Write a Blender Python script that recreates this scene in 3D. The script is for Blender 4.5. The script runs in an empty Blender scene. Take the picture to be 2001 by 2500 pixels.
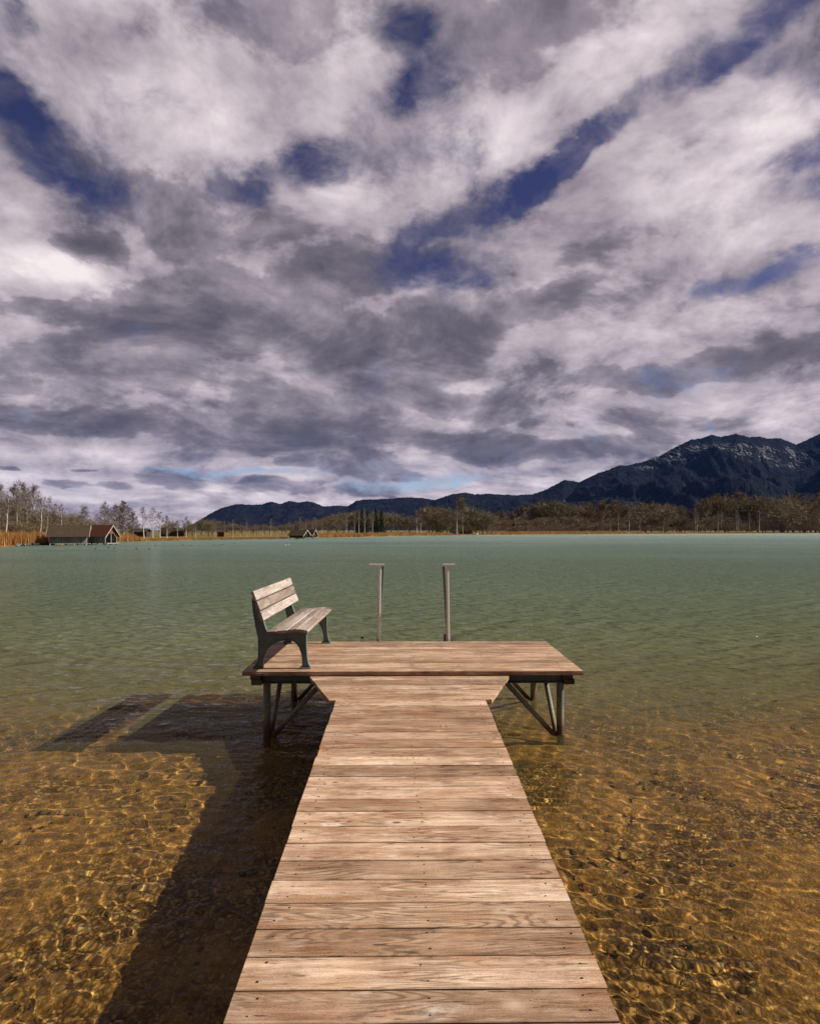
import bpy, bmesh, math, random
import numpy as np
from mathutils import Vector, Matrix
R = math.radians
rnd = random.Random(7)
scene = bpy.context.scene
col = scene.collection

# ------------------------------------------------------------------ camera
F_PX = 1450.0          # focal length in photograph pixels (2001 x 2500)
CAM = Vector((-0.068, 0.0, 2.45))
YAW = -0.0100
cd = bpy.data.cameras.new('camera')
cam = bpy.data.objects.new('camera', cd); col.objects.link(cam)
cam.location = CAM
cam.rotation_euler = (R(90), 0, YAW)
cd.sensor_fit = 'VERTICAL'; cd.sensor_height = 24.0
cd.lens = 24.0 * F_PX / 2500.0
cd.shift_y = (1294 - 1250) / 2500.0
cd.clip_start = 0.05; cd.clip_end = 60000
scene.camera = cam
scene.view_settings.view_transform = 'Standard'
scene.view_settings.look = 'None'
scene.view_settings.exposure = 0.3
scene.view_settings.gamma = 1.0
scene.cycles.max_bounces = 8
scene.cycles.transparent_max_bounces = 16
scene.cycles.caustics_reflective = False
scene.cycles.caustics_refractive = True
scene.cycles.sample_clamp_indirect = 3.0
scene.cycles.volume_bounces = 0

# ------------------------------------------------------------------ sun
SUN_EL = R(37.0); SUN_AZ_FROM_X = R(1.5)      # sun stands to the right, a hair ahead
sd = Vector((math.cos(SUN_EL) * math.cos(SUN_AZ_FROM_X), math.cos(SUN_EL) * math.sin(SUN_AZ_FROM_X), math.sin(SUN_EL)))
sl = bpy.data.lights.new('sun', 'SUN'); sl.energy = 5.0; sl.angle = R(0.53); sl.color = (1.0, 0.90, 0.78)
so = bpy.data.objects.new('sun', sl); col.objects.link(so)
so.rotation_euler = sd.to_track_quat('Z', 'Y').to_euler()
sl.cycles.is_caustics_light = True

# ------------------------------------------------------------------ node helper
class G:
    def __init__(s, nt): s.nt = nt; s.nt.nodes.clear()
    def n(s, t, **kw):
        nd = s.nt.nodes.new(t)
        for k, v in kw.items():
            if k.startswith('i_'):
                nd.inputs[k[2:].replace('_', ' ')].default_value = v
            else: setattr(nd, k, v)
        return nd
    def l(s, a, b): s.nt.links.new(a, b)
    def put(s, v, sock):
        if isinstance(v, bpy.types.NodeSocket): s.l(v, sock)
        elif v is not None: sock.default_value = v
    def m(s, op, a, b=None, c=None, clamp=False):
        nd = s.nt.nodes.new('ShaderNodeMath'); nd.operation = op; nd.use_clamp = clamp
        s.put(a, nd.inputs[0])
        if b is not None: s.put(b, nd.inputs[1])
        if c is not None: s.put(c, nd.inputs[2])
        return nd.outputs[0]
    def v(s, op, a, b=None, scale=None):
        nd = s.nt.nodes.new('ShaderNodeVectorMath'); nd.operation = op
        s.put(a, nd.inputs[0])
        if b is not None: s.put(b, nd.inputs[1])
        if scale is not None: s.put(scale, nd.inputs['Scale'])
        return nd.outputs['Value'] if op in ('LENGTH', 'DOT_PRODUCT', 'DISTANCE') else nd.outputs[0]
    def mix(s, f, a, b, mode='MIX'):
        nd = s.nt.nodes.new('ShaderNodeMix'); nd.data_type = 'RGBA'; nd.blend_type = mode
        s.put(f, nd.inputs[0]); s.put(a, nd.inputs[6]); s.put(b, nd.inputs[7])
        return nd.outputs[2]
    def rng(s, x, a, b, c=0.0, d=1.0, smooth=False):
        nd = s.nt.nodes.new('ShaderNodeMapRange')
        if smooth: nd.interpolation_type = 'SMOOTHSTEP'
        s.put(x, nd.inputs[0]); nd.inputs[1].default_value = a; nd.inputs[2].default_value = b
        nd.inputs[3].default_value = c; nd.inputs[4].default_value = d
        return nd.outputs[0]
    def noise(s, vec, scale, detail=4, rough=0.55, dist=0.0, color=False):
        nd = s.nt.nodes.new('ShaderNodeTexNoise')
        s.put(vec, nd.inputs['Vector']); nd.inputs['Scale'].default_value = scale
        nd.inputs['Detail'].default_value = detail; nd.inputs['Roughness'].default_value = rough
        nd.inputs['Distortion'].default_value = dist
        return nd.outputs['Color'] if color else nd.outputs['Fac']
    def voro(s, vec, scale, feature='F1', out='Distance', rand=1.0):
        nd = s.nt.nodes.new('ShaderNodeTexVoronoi'); nd.feature = feature
        s.put(vec, nd.inputs['Vector']); nd.inputs['Scale'].default_value = scale
        nd.inputs['Randomness'].default_value = rand
        return nd.outputs[out]
    def ramp(s, x, stops, interp='LINEAR'):
        nd = s.nt.nodes.new('ShaderNodeValToRGB'); cr = nd.color_ramp; cr.interpolation = interp
        while len(cr.elements) < len(stops): cr.elements.new(0.5)
        for e, (p, c) in zip(cr.elements, stops):
            e.position = p; e.color = (c[0], c[1], c[2], 1) if len(c) == 3 else c
        s.put(x, nd.inputs[0]); return nd.outputs[0]
    def comb(s, x, y, z):
        nd = s.nt.nodes.new('ShaderNodeCombineXYZ')
        s.put(x, nd.inputs[0]); s.put(y, nd.inputs[1]); s.put(z, nd.inputs[2]); return nd.outputs[0]
    def sep(s, v):
        nd = s.nt.nodes.new('ShaderNodeSeparateXYZ'); s.put(v, nd.inputs[0]); return nd.outputs
    def mul(s, v, t): return s.v('MULTIPLY', v, t)

def new_mat(name):
    m = bpy.data.materials.new(name); m.use_nodes = True
    return m, G(m.node_tree)
def finish(g, shader):
    o = g.n('ShaderNodeOutputMaterial'); g.l(shader, o.inputs[0]); return o
def principled(g, color, rough=0.8, normal=None, metallic=0.0, spec=0.5):
    p = g.n('ShaderNodeBsdfPrincipled')
    g.put(color if isinstance(color, bpy.types.NodeSocket) else (*color, 1), p.inputs['Base Color'])
    g.put(rough, p.inputs['Roughness']); g.put(metallic, p.inputs['Metallic']); g.put(spec, p.inputs['Specular IOR Level'])
    if normal is not None: g.l(normal, p.inputs['Normal'])
    return p.outputs[0]
def bump(g, h, strength, dist, normal=None):
    b = g.n('ShaderNodeBump'); g.l(h, b.inputs['Height']); b.inputs['Strength'].default_value = strength
    b.inputs['Distance'].default_value = dist
    if normal is not None: g.l(normal, b.inputs['Normal'])
    return b.outputs[0]

# ------------------------------------------------------------------ world: blue gaps and a broken cloud deck
def stereo(px, py):
    u = (px - 1000.5) / F_PX; v = (1294 - py) / F_PX
    d = Vector((u, 1, v)).normalized()
    d = Matrix.Rotation(YAW, 3, 'Z') @ d
    return 2 * d.x / (1 + d.y), 2 * d.z / (1 + d.y)

world = bpy.data.worlds.new('World'); scene.world = world; world.use_nodes = True
g = G(world.node_tree)
tc = g.n('ShaderNodeTexCoord')
D = tc.outputs['Generated']
dx, dy, dz = g.sep(D)
k = g.m('DIVIDE', 2.0, g.m('MAXIMUM', g.m('ADD', dy, 1.0), 0.06))
S = g.comb(g.m('MULTIPLY', dx, k), g.m('MULTIPLY', dz, k), 0.0)
zz = g.m('ADD', g.m('MAXIMUM', dz, 0.0), 0.27)
P = g.comb(g.m('DIVIDE', dx, zz), g.m('DIVIDE', dy, zz), 0.0)
# the deck is seen in perspective: noise laid on a plane overhead
n_mid = g.noise(g.v('ADD', P, (9.1, 4.7, 2)), 1.6, 4, 0.60, 0.0, color=True)
n_s = g.noise(g.v('MULTIPLY', S, (1.0, 1.5, 1)), 11.0, 5, 0.62, 0.0, color=True)
wk_ = g.rng(dz, .05, .30, .36, 1.0)
SW = g.v('ADD', S, g.v('SCALE', g.v('SUBTRACT', n_mid, (0.5, 0.5, 0.5)), scale=g.m('MULTIPLY', wk_, 0.13)))
SW = g.v('ADD', SW, g.v('SCALE', g.v('SUBTRACT', n_s, (0.5, 0.5, 0.5)), scale=g.m('MULTIPLY', wk_, 0.065)))
SW = g.v('MULTIPLY', SW, (1, 1, 0))
def blobs(lst, grow=1.0):
    # running sum kept in z (scaled away in the distance), so that the nodes run one after another
    vec = SW
    for (px, py, rx, ry, ang, w) in lst:
        cx, cy = stereo(px, py)
        ex, ey = stereo(px + 10, py); sc = math.hypot(ex - cx, ey - cy) / 10
        mp = g.n('ShaderNodeMapping'); mp.vector_type = 'TEXTURE'
        g.l(vec, mp.inputs[0])
        mp.inputs[1].default_value = (cx, cy, 0)
        mp.inputs[2].default_value = (0, 0, R(ang))
        mp.inputs[3].default_value = (rx * sc * grow, ry * sc * grow, 1e6)
        f = g.rng(g.v('LENGTH', mp.outputs[0]), 1.6, 0.25, 0, w, smooth=True)
        vec = g.v('ADD', vec, g.comb(0.0, 0.0, f))
    return g.sep(vec)[2]
K = 1.159
gaps = blobs([(105, 310, 190, 62, -42, 1.0), (15, 40, 60, 70, 0, 0.9), (60, 215, 90, 40, -20, .6), (962, 45, 60, 50, 0, 0.95), (930, 250, 90, 36, 30, .75),
    (1045, 160, 70, 60, 40, .55), (715, 408, 160, 42, 12, 1.0), (600, 470, 50, 30, 0, .6), (1190, 478, 200, 32, 22, 1.05), (1480, 310, 240, 32, 34, 1.05),
    (1830, 105, 190, 36, 34, .95), (1975, 385, 75, 34, 10, .8), (1930, 200, 110, 45, -20, .55), (1110, 650, 150, 30, 5, .6),
    (1790, 690, 110, 26, 12, .6), (1960, 480, 80, 32, 12, .65), (1100, 585, 120, 30, 10, .5), (1950, 640, 90, 26, 10, .45),
    (520, 1158, 170, 10, 0, .8), (1010, 1182, 150, 15, 4, .85), (1940, 922, 90, 14, 4, .5), (1000, 380, 90, 60, 20, .35), (1750, 525, 80, 22, 0, .4)], 1.32)
dark = blobs([(x * K, y * K, a * K, b * K, c, w) for (x, y, a, b, c, w) in [
    (70, 650, 140, 34, 0, .75), (290, 650, 120, 55, 15, .75), (495, 625, 85, 55, -30, .9), (735, 565, 130, 45, 12, .85), (200, 512, 62, 34, 0, 1.0),
    (640, 695, 95, 66, -30, .8), (440, 715, 130, 42, 5, .6), (905, 700, 110, 60, 0, .95), (1090, 655, 100, 40, 15, .6), (1195, 610, 45, 26, 10, .7),
    (600, 910, 330, 34, -3, .9), (150, 765, 210, 42, 0, .55), (330, 800, 160, 38, -5, .45), (1040, 948, 90, 26, 0, .85), (1210, 945, 170, 20, 2, .8),
    (1010, 848, 90, 24, 0, .7), (1620, 745, 210, 34, 8, .8), (1360, 795, 95, 24, 0, .6), (360, 1013, 60, 15, -4, 1.15), (228, 1026, 36, 7, 3, .9),
    (125, 1023, 46, 9, 0, .8), (612, 972, 32, 14, 0, 1.0), (540, 1021, 42, 6, 0, .9), (760, 988, 80, 18, 0, .8), (740, 840, 190, 40, 0, .6),
    (30, 998, 18, 5, 0, 1.0), (175, 986, 24, 5, 0, 1.0), (850, 1000, 28, 8, 0, .9), (780, 1033, 60, 8, 4, .7), (580, 1035, 120, 13, 4, .55),
    (60, 880, 200, 22, 0, .6), (400, 480, 90, 46, -10, .6), (320, 400, 130, 52, 0, .5), (580, 470, 90, 44, 10, .4), (640, 40, 330, 60, 0, .5), (1130, 60, 260, 60, 0, .4),
    (780, 770, 150, 40, 0, .45), (60, 820, 140, 26, 0, .5), (1340, 500, 160, 30, 10, .3), (1480, 900, 160, 20, 0, .3), (1130, 800, 120, 30, 0, .3), (1200, 880, 200, 20, 0, .3),
    (350, 1100, 300, 30, 0, .25), (1000, 120, 150, 60, 20, .3)]], 1.12)
lite = blobs([(x * K, y * K, a * K, b * K, c, w) for (x, y, a, b, c, w) in [
    (370, 235, 170, 110, 0, .75), (1290, 150, 95, 50, 5, .9), (1500, 350, 260, 90, 20, .8), (1010, 612, 120, 36, 5, .95), (920, 330, 70, 60, -30, .6),
    (90, 560, 180, 38, 0, .7), (1260, 680, 70, 44, 20, .6), (1560, 870, 240, 50, 0, .5), (1380, 580, 240, 44, 0, .35), (1560, 650, 220, 36, 6, .6),
    (1060, 250, 150, 70, 30, .55), (450, 455, 140, 20, 0, .35), (690, 390, 90, 30, 15, .5), (270, 1050, 160, 10, 0, .8), (1190, 1010, 130, 14, 3, .8), (700, 1055, 140, 10, 0, .6),
    (130, 950, 200, 18, 0, .5), (1480, 510, 180, 40, 10, .5), (60, 410, 90, 30, -20, .5), (1640, 240, 70, 50, 20, .5)]])
PW = g.v('ADD', g.v('MULTIPLY', P, (1, 1, 0)), (1.3, 7.7, 5))
c2 = g.sep(g.noise(PW, 2.3, 6, 0.64, 0.35, color=True))
c2b = g.noise(g.v('ADD', PW, (.09, -.10, 0)), 2.3, 4, 0.60, 0.35)
c1 = g.sep(g.noise(g.v('MULTIPLY', S, (1.0, 1.3, 1)), 7.5, 7, 0.61, 0.25, color=True))
def cen(x, k): return g.m('MULTIPLY', g.m('SUBTRACT', x, 0.5), k)
tex = g.m('ADD', cen(c2[0], 1.0), cen(c1[0], .9))
rel = g.m('SUBTRACT', c2[0], c2b)
cover = g.m('ADD', 0.98, g.m('ADD', cen(c1[1], 2.7), cen(c2[1], 1.3)))
cover = g.m('SUBTRACT', cover, g.m('MULTIPLY', gaps, .92))
cover = g.rng(cover, -0.22, 0.85, 0, 1, smooth=True)
cover = g.m('MAXIMUM', cover, g.m('MULTIPLY', g.rng(c1[2], .42, .66), .42))
dm = g.m('ADD', dark, g.m('ADD', cen(c1[0], -1.5), cen(c2[0], -1.0)))
dmask = g.rng(dm, .14, .38, 0, 1, smooth=True)
dsoft = g.rng(dm, .0, 1.1, 0, 1)
shade = g.m('ADD', 0.575, g.m('MULTIPLY', tex, 0.68))
shade = g.m('ADD', shade, g.m('MULTIPLY', lite, 0.24))
shade = g.m('SUBTRACT', shade, g.m('MULTIPLY', dmask, 0.15))
shade = g.m('SUBTRACT', shade, g.m('MULTIPLY', dsoft, 0.27))
shade = g.m('ADD', shade, g.m('MULTIPLY', rel, 0.78))
shade = g.m('SUBTRACT', shade, g.m('MULTIPLY', gaps, .12))
shade = g.m('ADD', shade, g.m('MULTIPLY', g.rng(dz, .16, .04, 0, 1, smooth=True), .10))
ccol = g.ramp(shade, [(0.0, (.098, .086, .108)), (0.2, (.160, .138, .165)), (0.42, (.29, .25, .285)), (0.62, (.46, .395, .43)), (0.82, (.66, .575, .605)), (1.0, (.86, .79, .78))])
# unseen clouds overhead and behind, darkened to cut the ambient light
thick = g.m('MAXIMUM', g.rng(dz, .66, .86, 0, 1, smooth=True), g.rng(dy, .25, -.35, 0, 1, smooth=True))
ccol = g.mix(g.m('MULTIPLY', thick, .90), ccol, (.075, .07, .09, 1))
sky = g.n('ShaderNodeTexSky'); sky.sky_type = 'NISHITA'; sky.sun_disc = False
sky.sun_elevation = SUN_EL; sky.sun_rotation = R(90) - SUN_AZ_FROM_X
sky.altitude = 600; sky.air_density = 1.0; sky.dust_density = 0.4; sky.ozone_density = 2.5
lowness = g.rng(dz, 0.05, 0.42, 1, 0, smooth=True)
tint = g.mix(lowness, (0.34, 0.25, 0.40, 1), (1.1, 1.05, 1.2, 1))
skyc = g.mix(1.0, g.v('SCALE', sky.outputs[0], scale=0.09), tint, 'MULTIPLY')
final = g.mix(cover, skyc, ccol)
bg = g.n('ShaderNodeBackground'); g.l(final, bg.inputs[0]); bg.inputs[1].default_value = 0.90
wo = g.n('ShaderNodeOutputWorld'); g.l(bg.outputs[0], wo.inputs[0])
world.cycles.sampling_method = 'MANUAL'; world.cycles.sample_map_resolution = 512

# ------------------------------------------------------------------ object helpers
def tag(o, label=None, cat=None, group=None, kind=None):
    if label: o['label'] = label
    if cat: o['category'] = cat
    if group: o['group'] = group
    if kind: o['kind'] = kind
    return o
def empty(name, loc=(0, 0, 0), rz=0):
    o = bpy.data.objects.new(name, None); col.objects.link(o)
    o.location = loc; o.rotation_euler = (0, 0, rz); o.empty_display_size = 0.2
    return o
def link_mesh(name, me, mat, parent=None):
    o = bpy.data.objects.new(name, me); col.objects.link(o)
    for m in (mat if isinstance(mat, (list, tuple)) else [mat]): me.materials.append(m)
    if parent is not None: o.parent = parent
    return o
def np_mesh(name, verts, faces, smooth=False, attrs=None):
    """faces: (n,3|4) int array"""
    me = bpy.data.meshes.new(name)
    v = np.asarray(verts, dtype=np.float32); f = np.asarray(faces, dtype=np.int32)
    me.vertices.add(len(v)); me.vertices.foreach_set('co', v.ravel())
    kf = f.shape[1]
    me.loops.add(f.size); me.loops.foreach_set('vertex_index', f.ravel())
    me.polygons.add(len(f)); me.polygons.foreach_set('loop_start', np.arange(0, f.size, kf, dtype=np.int32))
    me.polygons.foreach_set('loop_total', np.full(len(f), kf, dtype=np.int32))
    if smooth: me.polygons.foreach_set('use_smooth', np.ones(len(f), dtype=bool))
    for an, (dom, data) in (attrs or {}).items():
        a = me.attributes.new(an, 'FLOAT', dom); a.data.foreach_set('value', np.asarray(data, dtype=np.float32))
    me.update(calc_edges=True)
    return me
class MB:
    """collects shapes, then links them as ONE mesh object"""
    def __init__(s): s.v = []; s.f = []; s.a = []; s.cur = 0.0; s.mi = []; s.m = 0; s.sm = []
    def add(s, vs, fs, smooth=False):
        b = len(s.v); s.v += [tuple(p) for p in vs]; s.a += [s.cur] * len(vs)
        for f in fs: s.f.append(tuple(b + i for i in f)); s.mi.append(s.m); s.sm.append(smooth)
    def box(s, x0, x1, y0, y1, z0, z1, mat=None):
        vs = [Vector((x, y, z)) for x in (x0, x1) for y in (y0, y1) for z in (z0, z1)]
        if mat is not None: vs = [mat @ p for p in vs]
        s.add(vs, [(0, 1, 3, 2), (4, 6, 7, 5), (0, 4, 5, 1), (2, 3, 7, 6), (0, 2, 6, 4), (1, 5, 7, 3)])
    def cbox(s, c, dims, rot=None, bev=0.0):
        """box with chamfered long edges"""
        hx, hy, hz = [d / 2 for d in dims]; b = bev
        M = Matrix.Translation(c) @ (rot.to_4x4() if rot is not None else Matrix())
        if b <= 0:
            s.box(-hx, hx, -hy, hy, -hz, hz, M); return
        sec = [(-hy + b, -hz), (hy - b, -hz), (hy, -hz + b), (hy, hz - b), (hy - b, hz), (-hy + b, hz), (-hy, hz - b), (-hy, -hz + b)]
        vs = [M @ Vector((sx, p[0], p[1])) for sx in (-hx, hx) for p in sec]
        fs = [tuple(range(7, -1, -1)), tuple(range(8, 16))] + [(i, (i + 1) % 8, 8 + (i + 1) % 8, 8 + i) for i in range(8)]
        s.add(vs, fs)
    def tube(s, pts, rad, seg=12, caps=True, smooth=True):
        pts = [Vector(p) for p in pts]; n = len(pts)
        rad = rad if isinstance(rad, (list, tuple)) else [rad] * n
        vs = []; up = None
        for i, p in enumerate(pts):
            t = (pts[min(i + 1, n - 1)] - pts[max(i - 1, 0)]).normalized()
            if up is None:
                up = Vector((0, 0, 1)) if abs(t.z) < 0.9 else Vector((1, 0, 0))
            a = t.cross(up).normalized(); b = a.cross(t).normalized(); up = b
            for j in range(seg):
                an = 2 * math.pi * j / seg
                vs.append(p + (a * math.cos(an) + b * math.sin(an)) * rad[i])
        fs = [(i * seg + j, i * seg + (j + 1) % seg, (i + 1) * seg + (j + 1) % seg, (i + 1) * seg + j) for i in range(n - 1) for j in range(seg)]
        s.add(vs, fs, smooth)
        if caps: s.add(vs[:seg], [tuple(range(seg))]); s.add(vs[-seg:], [tuple(range(seg))])
    def prism(s, poly, h, M):
        n = len(poly)
        vs = [M @ Vector((x, y, z)) for z in (0, h) for x, y in poly]
        s.add(vs, [tuple(range(n - 1, -1, -1)), tuple(range(n, 2 * n))] + [(i, (i + 1) % n, n + (i + 1) % n, n + i) for i in range(n)])
    def build(s, name, mat, parent=None, bevel=0.0, attr='bid'):
        me = bpy.data.meshes.new(name); me.from_pydata(s.v, [], s.f)
        if attr:
            a = me.attributes.new(attr, 'FLOAT', 'POINT'); a.data.foreach_set('value', s.a)
        o = link_mesh(name, me, mat, parent)
        me.polygons.foreach_set('material_index', s.mi); me.polygons.foreach_set('use_smooth', s.sm)
        bm = bmesh.new(); bm.from_mesh(me); bmesh.ops.recalc_face_normals(bm, faces=bm.faces)
        bm.to_mesh(me); bm.free()
        if bevel > 0:
            md = o.modifiers.new('bevel', 'BEVEL'); md.width = bevel; md.segments = 2; md.limit_method = 'ANGLE'
        return o

# ------------------------------------------------------------------ materials
def wood_mat(name, base, pale, dk, axis='X', scale=1.0, rust=0.4, knots=True, rough=0.75):
    m, g = new_mat(name)
    tc = g.n('ShaderNodeTexCoord'); at = g.n('ShaderNodeAttribute'); at.attribute_name = 'bid'
    b = at.outputs['Fac']
    off = g.comb(g.m('MULTIPLY', b, 13.7), g.m('MULTIPLY', b, 7.3), g.m('MULTIPLY', b, 3.1))
    p = g.v('ADD', tc.outputs['Object'], off)
    st = {'X': (1.2, 16, 16), 'Y': (16, 1.2, 16)}[axis]; st2 = {'X': (1.6, 42, 42), 'Y': (42, 1.6, 42)}[axis]
    ps = g.v('MULTIPLY', p, tuple(scale * a for a in st)); ps2 = g.v('MULTIPLY', p, tuple(scale * a for a in st2))
    wx = {'X': (1.0, 5.0, 5.0), 'Y': (5.0, 1.0, 5.0)}[axis]
    broad = g.noise(g.v('MULTIPLY', p, tuple(scale * a for a in wx)), 1.1, 4, 0.55, 0.4)
    # growth rings as stretched contour lines of a low noise (cathedral grain)
    low = g.noise(g.v('MULTIPLY', p, tuple(scale * a for a in {'X': (.55, 5, 5), 'Y': (5, .55, 5)}[axis])), 1.3, 2, 0.45, 0.2)
    rings = g.m('SINE', g.m('MULTIPLY', low, 190.0))
    rings = g.rng(rings, -0.2, 1.0, 0, 1)
    fine = g.noise(ps2, 4.0, 5, 0.7, 0.0)
    streak = g.noise(ps, 2.2, 6, 0.65, 0.3)
    t1 = g.rng(g.m('ADD', g.m('MULTIPLY', streak, .65), g.m('MULTIPLY', broad, .55)), .46, .74)
    c = g.mix(t1, (*base, 1), (*pale, 1))
    red = g.rng(g.noise(g.v('MULTIPLY', p, tuple(scale * a for a in wx)), 1.7, 5, 0.6, 0.2), .48, .72)
    c = g.mix(g.m('MULTIPLY', red, rust), c, (base[0] * .98, base[1] * .66, base[2] * .50, 1))
    ringmask = g.rng(g.noise(p, 1.6, 2), .42, .62)
    c = g.mix(g.m('MULTIPLY', g.m('MULTIPLY', rings, ringmask), 0.6), c, (*dk, 1))
    crack = g.rng(g.noise(g.v('MULTIPLY', ps2, {'X': (2.6, 1, 1), 'Y': (1, 2.6, 1)}[axis]), 1.8, 4, 0.6, 0.1), .60, .68)
    c = g.mix(g.m('MULTIPLY', crack, 0.75), c, tuple(a * .55 for a in dk) + (1,))
    c = g.mix(g.rng(fine, .38, .72, 0, .42), c, (*dk, 1))
    speck = g.noise(p, 210.0, 3, .7)
    c = g.mix(g.rng(speck, .52, .70, 0, .5), c, (*dk, 1)); c = g.mix(g.rng(speck, .46, .32, 0, .35), c, (*pale, 1))
    white = g.rng(g.noise(g.v('MULTIPLY', p, {'X': (2.2, 7, 7), 'Y': (7, 2.2, 7)}[axis]), 1.5, 6, .7, .3), .60, .74)
    c = g.mix(g.m('MULTIPLY', white, .7), c, (min(pale[0] * 1.1, .85), min(pale[0] * 1.0, .8), min(pale[0] * .92, .75), 1))
    # a tone of its own for each board
    tone = g.n('ShaderNodeTexWhiteNoise'); tone.noise_dimensions = '1D'; g.l(b, tone.inputs['W'])
    c = g.mix(1.0, c, g.ramp(tone.outputs['Value'], [(0, (.62, .57, .53)), (.35, (.88, .80, .72)), (.65, (1.0, .98, .95)), (1, (1.28, 1.28, 1.28))]), 'MULTIPLY')
    if knots:
        vn = g.voro(g.v('MULTIPLY', p, {'X': (1, 2.2, 2.2), 'Y': (2.2, 1, 2.2)}[axis]), 1.9)
        kn = g.rng(vn, .035, .075, 1, 0, smooth=True); halo = g.rng(vn, .05, .19, 1, 0, smooth=True)
        c = g.mix(g.m('MULTIPLY', halo, .45), c, (*pale, 1))
        c = g.mix(g.m('MULTIPLY', kn, .8), c, tuple(a * .8 for a in dk) + (1,))
    dirt = g.noise(tc.outputs['Object'], 1.7, 5, .65)
    c = g.mix(1.0, c, g.ramp(dirt, [(.34, (.74, .70, .66)), (.5, (1, 1, 1)), (.68, (1.08, 1.05, 1.0))]), 'MULTIPLY')
    h = g.m('ADD', g.m('MULTIPLY', fine, .4), g.m('MULTIPLY', streak, .6))
    h = g.m('SUBTRACT', h, g.m('MULTIPLY', crack, .6))
    nrm = bump(g, h, .55, .004)
    finish(g, principled(g, c, rough, nrm, spec=.25))
    return m
W_DECK = wood_mat('deck_wood', (.34, .195, .105), (.80, .62, .465), (.075, .038, .020), rust=.6)
W_BENCH = wood_mat('bench_wood', (.30, .255, .23), (.64, .585, .545), (.09, .07, .06), axis='Y', rust=.25)
W_TIMBER = wood_mat('old_timber', (.09, .08, .07), (.22, .20, .17), (.03, .025, .02), axis='Y', rust=.1)

def metal_paint(name, colr, moss=False):
    m, g = new_mat(name)
    tc = g.n('ShaderNodeTexCoord'); p = tc.outputs['Object']
    geo = g.n('ShaderNodeNewGeometry'); z = g.sep(geo.outputs['Position'])[2]
    n = g.noise(p, 6, 6, .6)
    c = g.mix(g.rng(n, .3, .75), (*[a * .75 for a in colr], 1), (*[a * 1.25 for a in colr], 1))
    if moss:
        sp = g.rng(g.m('ADD', g.noise(p, 38, 5, .7), g.rng(z, .05, .6, .20, -.10)), .52, .6)
        c = g.mix(sp, c, (.30, .28, .16, 1))
        low = g.rng(g.m('ADD', z, g.m('MULTIPLY', g.m('SUBTRACT', n, .5), .22)), .08, .24, 1, 0)
        c = g.mix(low, c, (.10, .055, .022, 1))
    finish(g, principled(g, c, .5 if not moss else .65, bump(g, g.noise(p, 60, 4, .6), .3, .002)))
    return m
M_GREEN = metal_paint('bench_green_paint', (.12, .17, .175))
M_PILE = metal_paint('galvanised_pile', (.15, .175, .16), moss=True)
M_BEAM = metal_paint('beam_steel', (.10, .125, .12))
m, g = new_mat('brushed_steel')
tc = g.n('ShaderNodeTexCoord')
finish(g, principled(g, (.62, .62, .60), g.rng(g.noise(tc.outputs['Object'], 20, 4), .3, .7, .22, .38), bump(g, g.noise(g.v('MULTIPLY', tc.outputs['Object'], (80, 80, 4)), 3, 3), .15, .001), metallic=.45))
M_STEEL = m
m, g = new_mat('nail_iron'); finish(g, principled(g, (.02, .014, .012), .6)); M_NAIL = m
m, g = new_mat('grit'); finish(g, principled(g, (.62, .48, .34), .9)); M_GRIT = m

# ------------------------------------------------------------------ water
def waves(x, y, r):
    """ripples driven by a light wind, height in metres"""
    rs = np.random.RandomState(5)
    z = np.zeros_like(x)
    wd = R(50); LMIN = 0.055
    for i in range(64):
        lam = LMIN * (.55 / LMIN) ** (i / 63.0)
        lam *= rs.uniform(.9, 1.1)
        th = wd + rs.normal(0, .8)
        kx, ky = math.cos(th) * 2 * math.pi / lam, math.sin(th) * 2 * math.pi / lam
        amp = 0.0014 * lam ** 0.6 * rs.uniform(.5, 1.3)
        ph = rs.uniform(0, 6.28)
        fade = np.clip((lam / (.0031 * np.maximum(r, 1.5)) - 3.5) / 3, 0, 1) * np.clip((24 - r) / 8, 0, 1)
        z += fade * 1.25 * amp * np.sin(kx * x + ky * y + ph + 0.7 * np.sin(.9 * x * rs.uniform(.4, 1) + 1.3 * y * rs.uniform(.4, 1)))
    return z
rr = [0.35]
while rr[-1] < 1.5: rr.append(rr[-1] * 1.02)
while rr[-1] < 19: rr.append(rr[-1] * 1.0031)
while rr[-1] < 40: rr.append(rr[-1] * 1.012)
while rr[-1] < 2500: rr.append(rr[-1] * 1.06)
rr = np.array(rr)
aa = np.concatenate([np.arange(-180, -46, 6.0), np.arange(-46, 46.01, .18), np.arange(50, 179, 6.0)])
th = np.radians(aa)
RR, TT = np.meshgrid(rr, th, indexing='ij')
X = CAM.x + RR * np.sin(TT); Y = RR * np.cos(TT)
Z = waves(X, Y, RR)
nr, na = X.shape
idx = np.arange(nr * na).reshape(nr, na); nxt = np.roll(idx, -1, axis=1)
faces = np.stack([idx[:-1], idx[1:], nxt[1:], nxt[:-1]], axis=-1).reshape(-1, 4)
verts = np.stack([X, Y, Z], -1).reshape(-1, 3)
faces = faces[:, ::-1]
me = np_mesh('water', verts, faces, smooth=True)
m, g = new_mat('lake_water')
geo = g.n('ShaderNodeNewGeometry'); pos = geo.outputs['Position']; px_, py_, pz_ = g.sep(pos)
dist = g.v('LENGTH', g.v('MULTIPLY', pos, (1, 1, 0)))
wv = g.v('MULTIPLY', pos, (1, 1.5, 1))
b1 = g.noise(wv, 9.0, 3, .6, .4); b2 = g.noise(wv, 3.4, 4, .65, .3); b3 = g.noise(g.v('MULTIPLY', pos, (1, 2.2, 1)), .25, 3, .6)
far = g.rng(dist, 8, 30, 0, 1)
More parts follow.
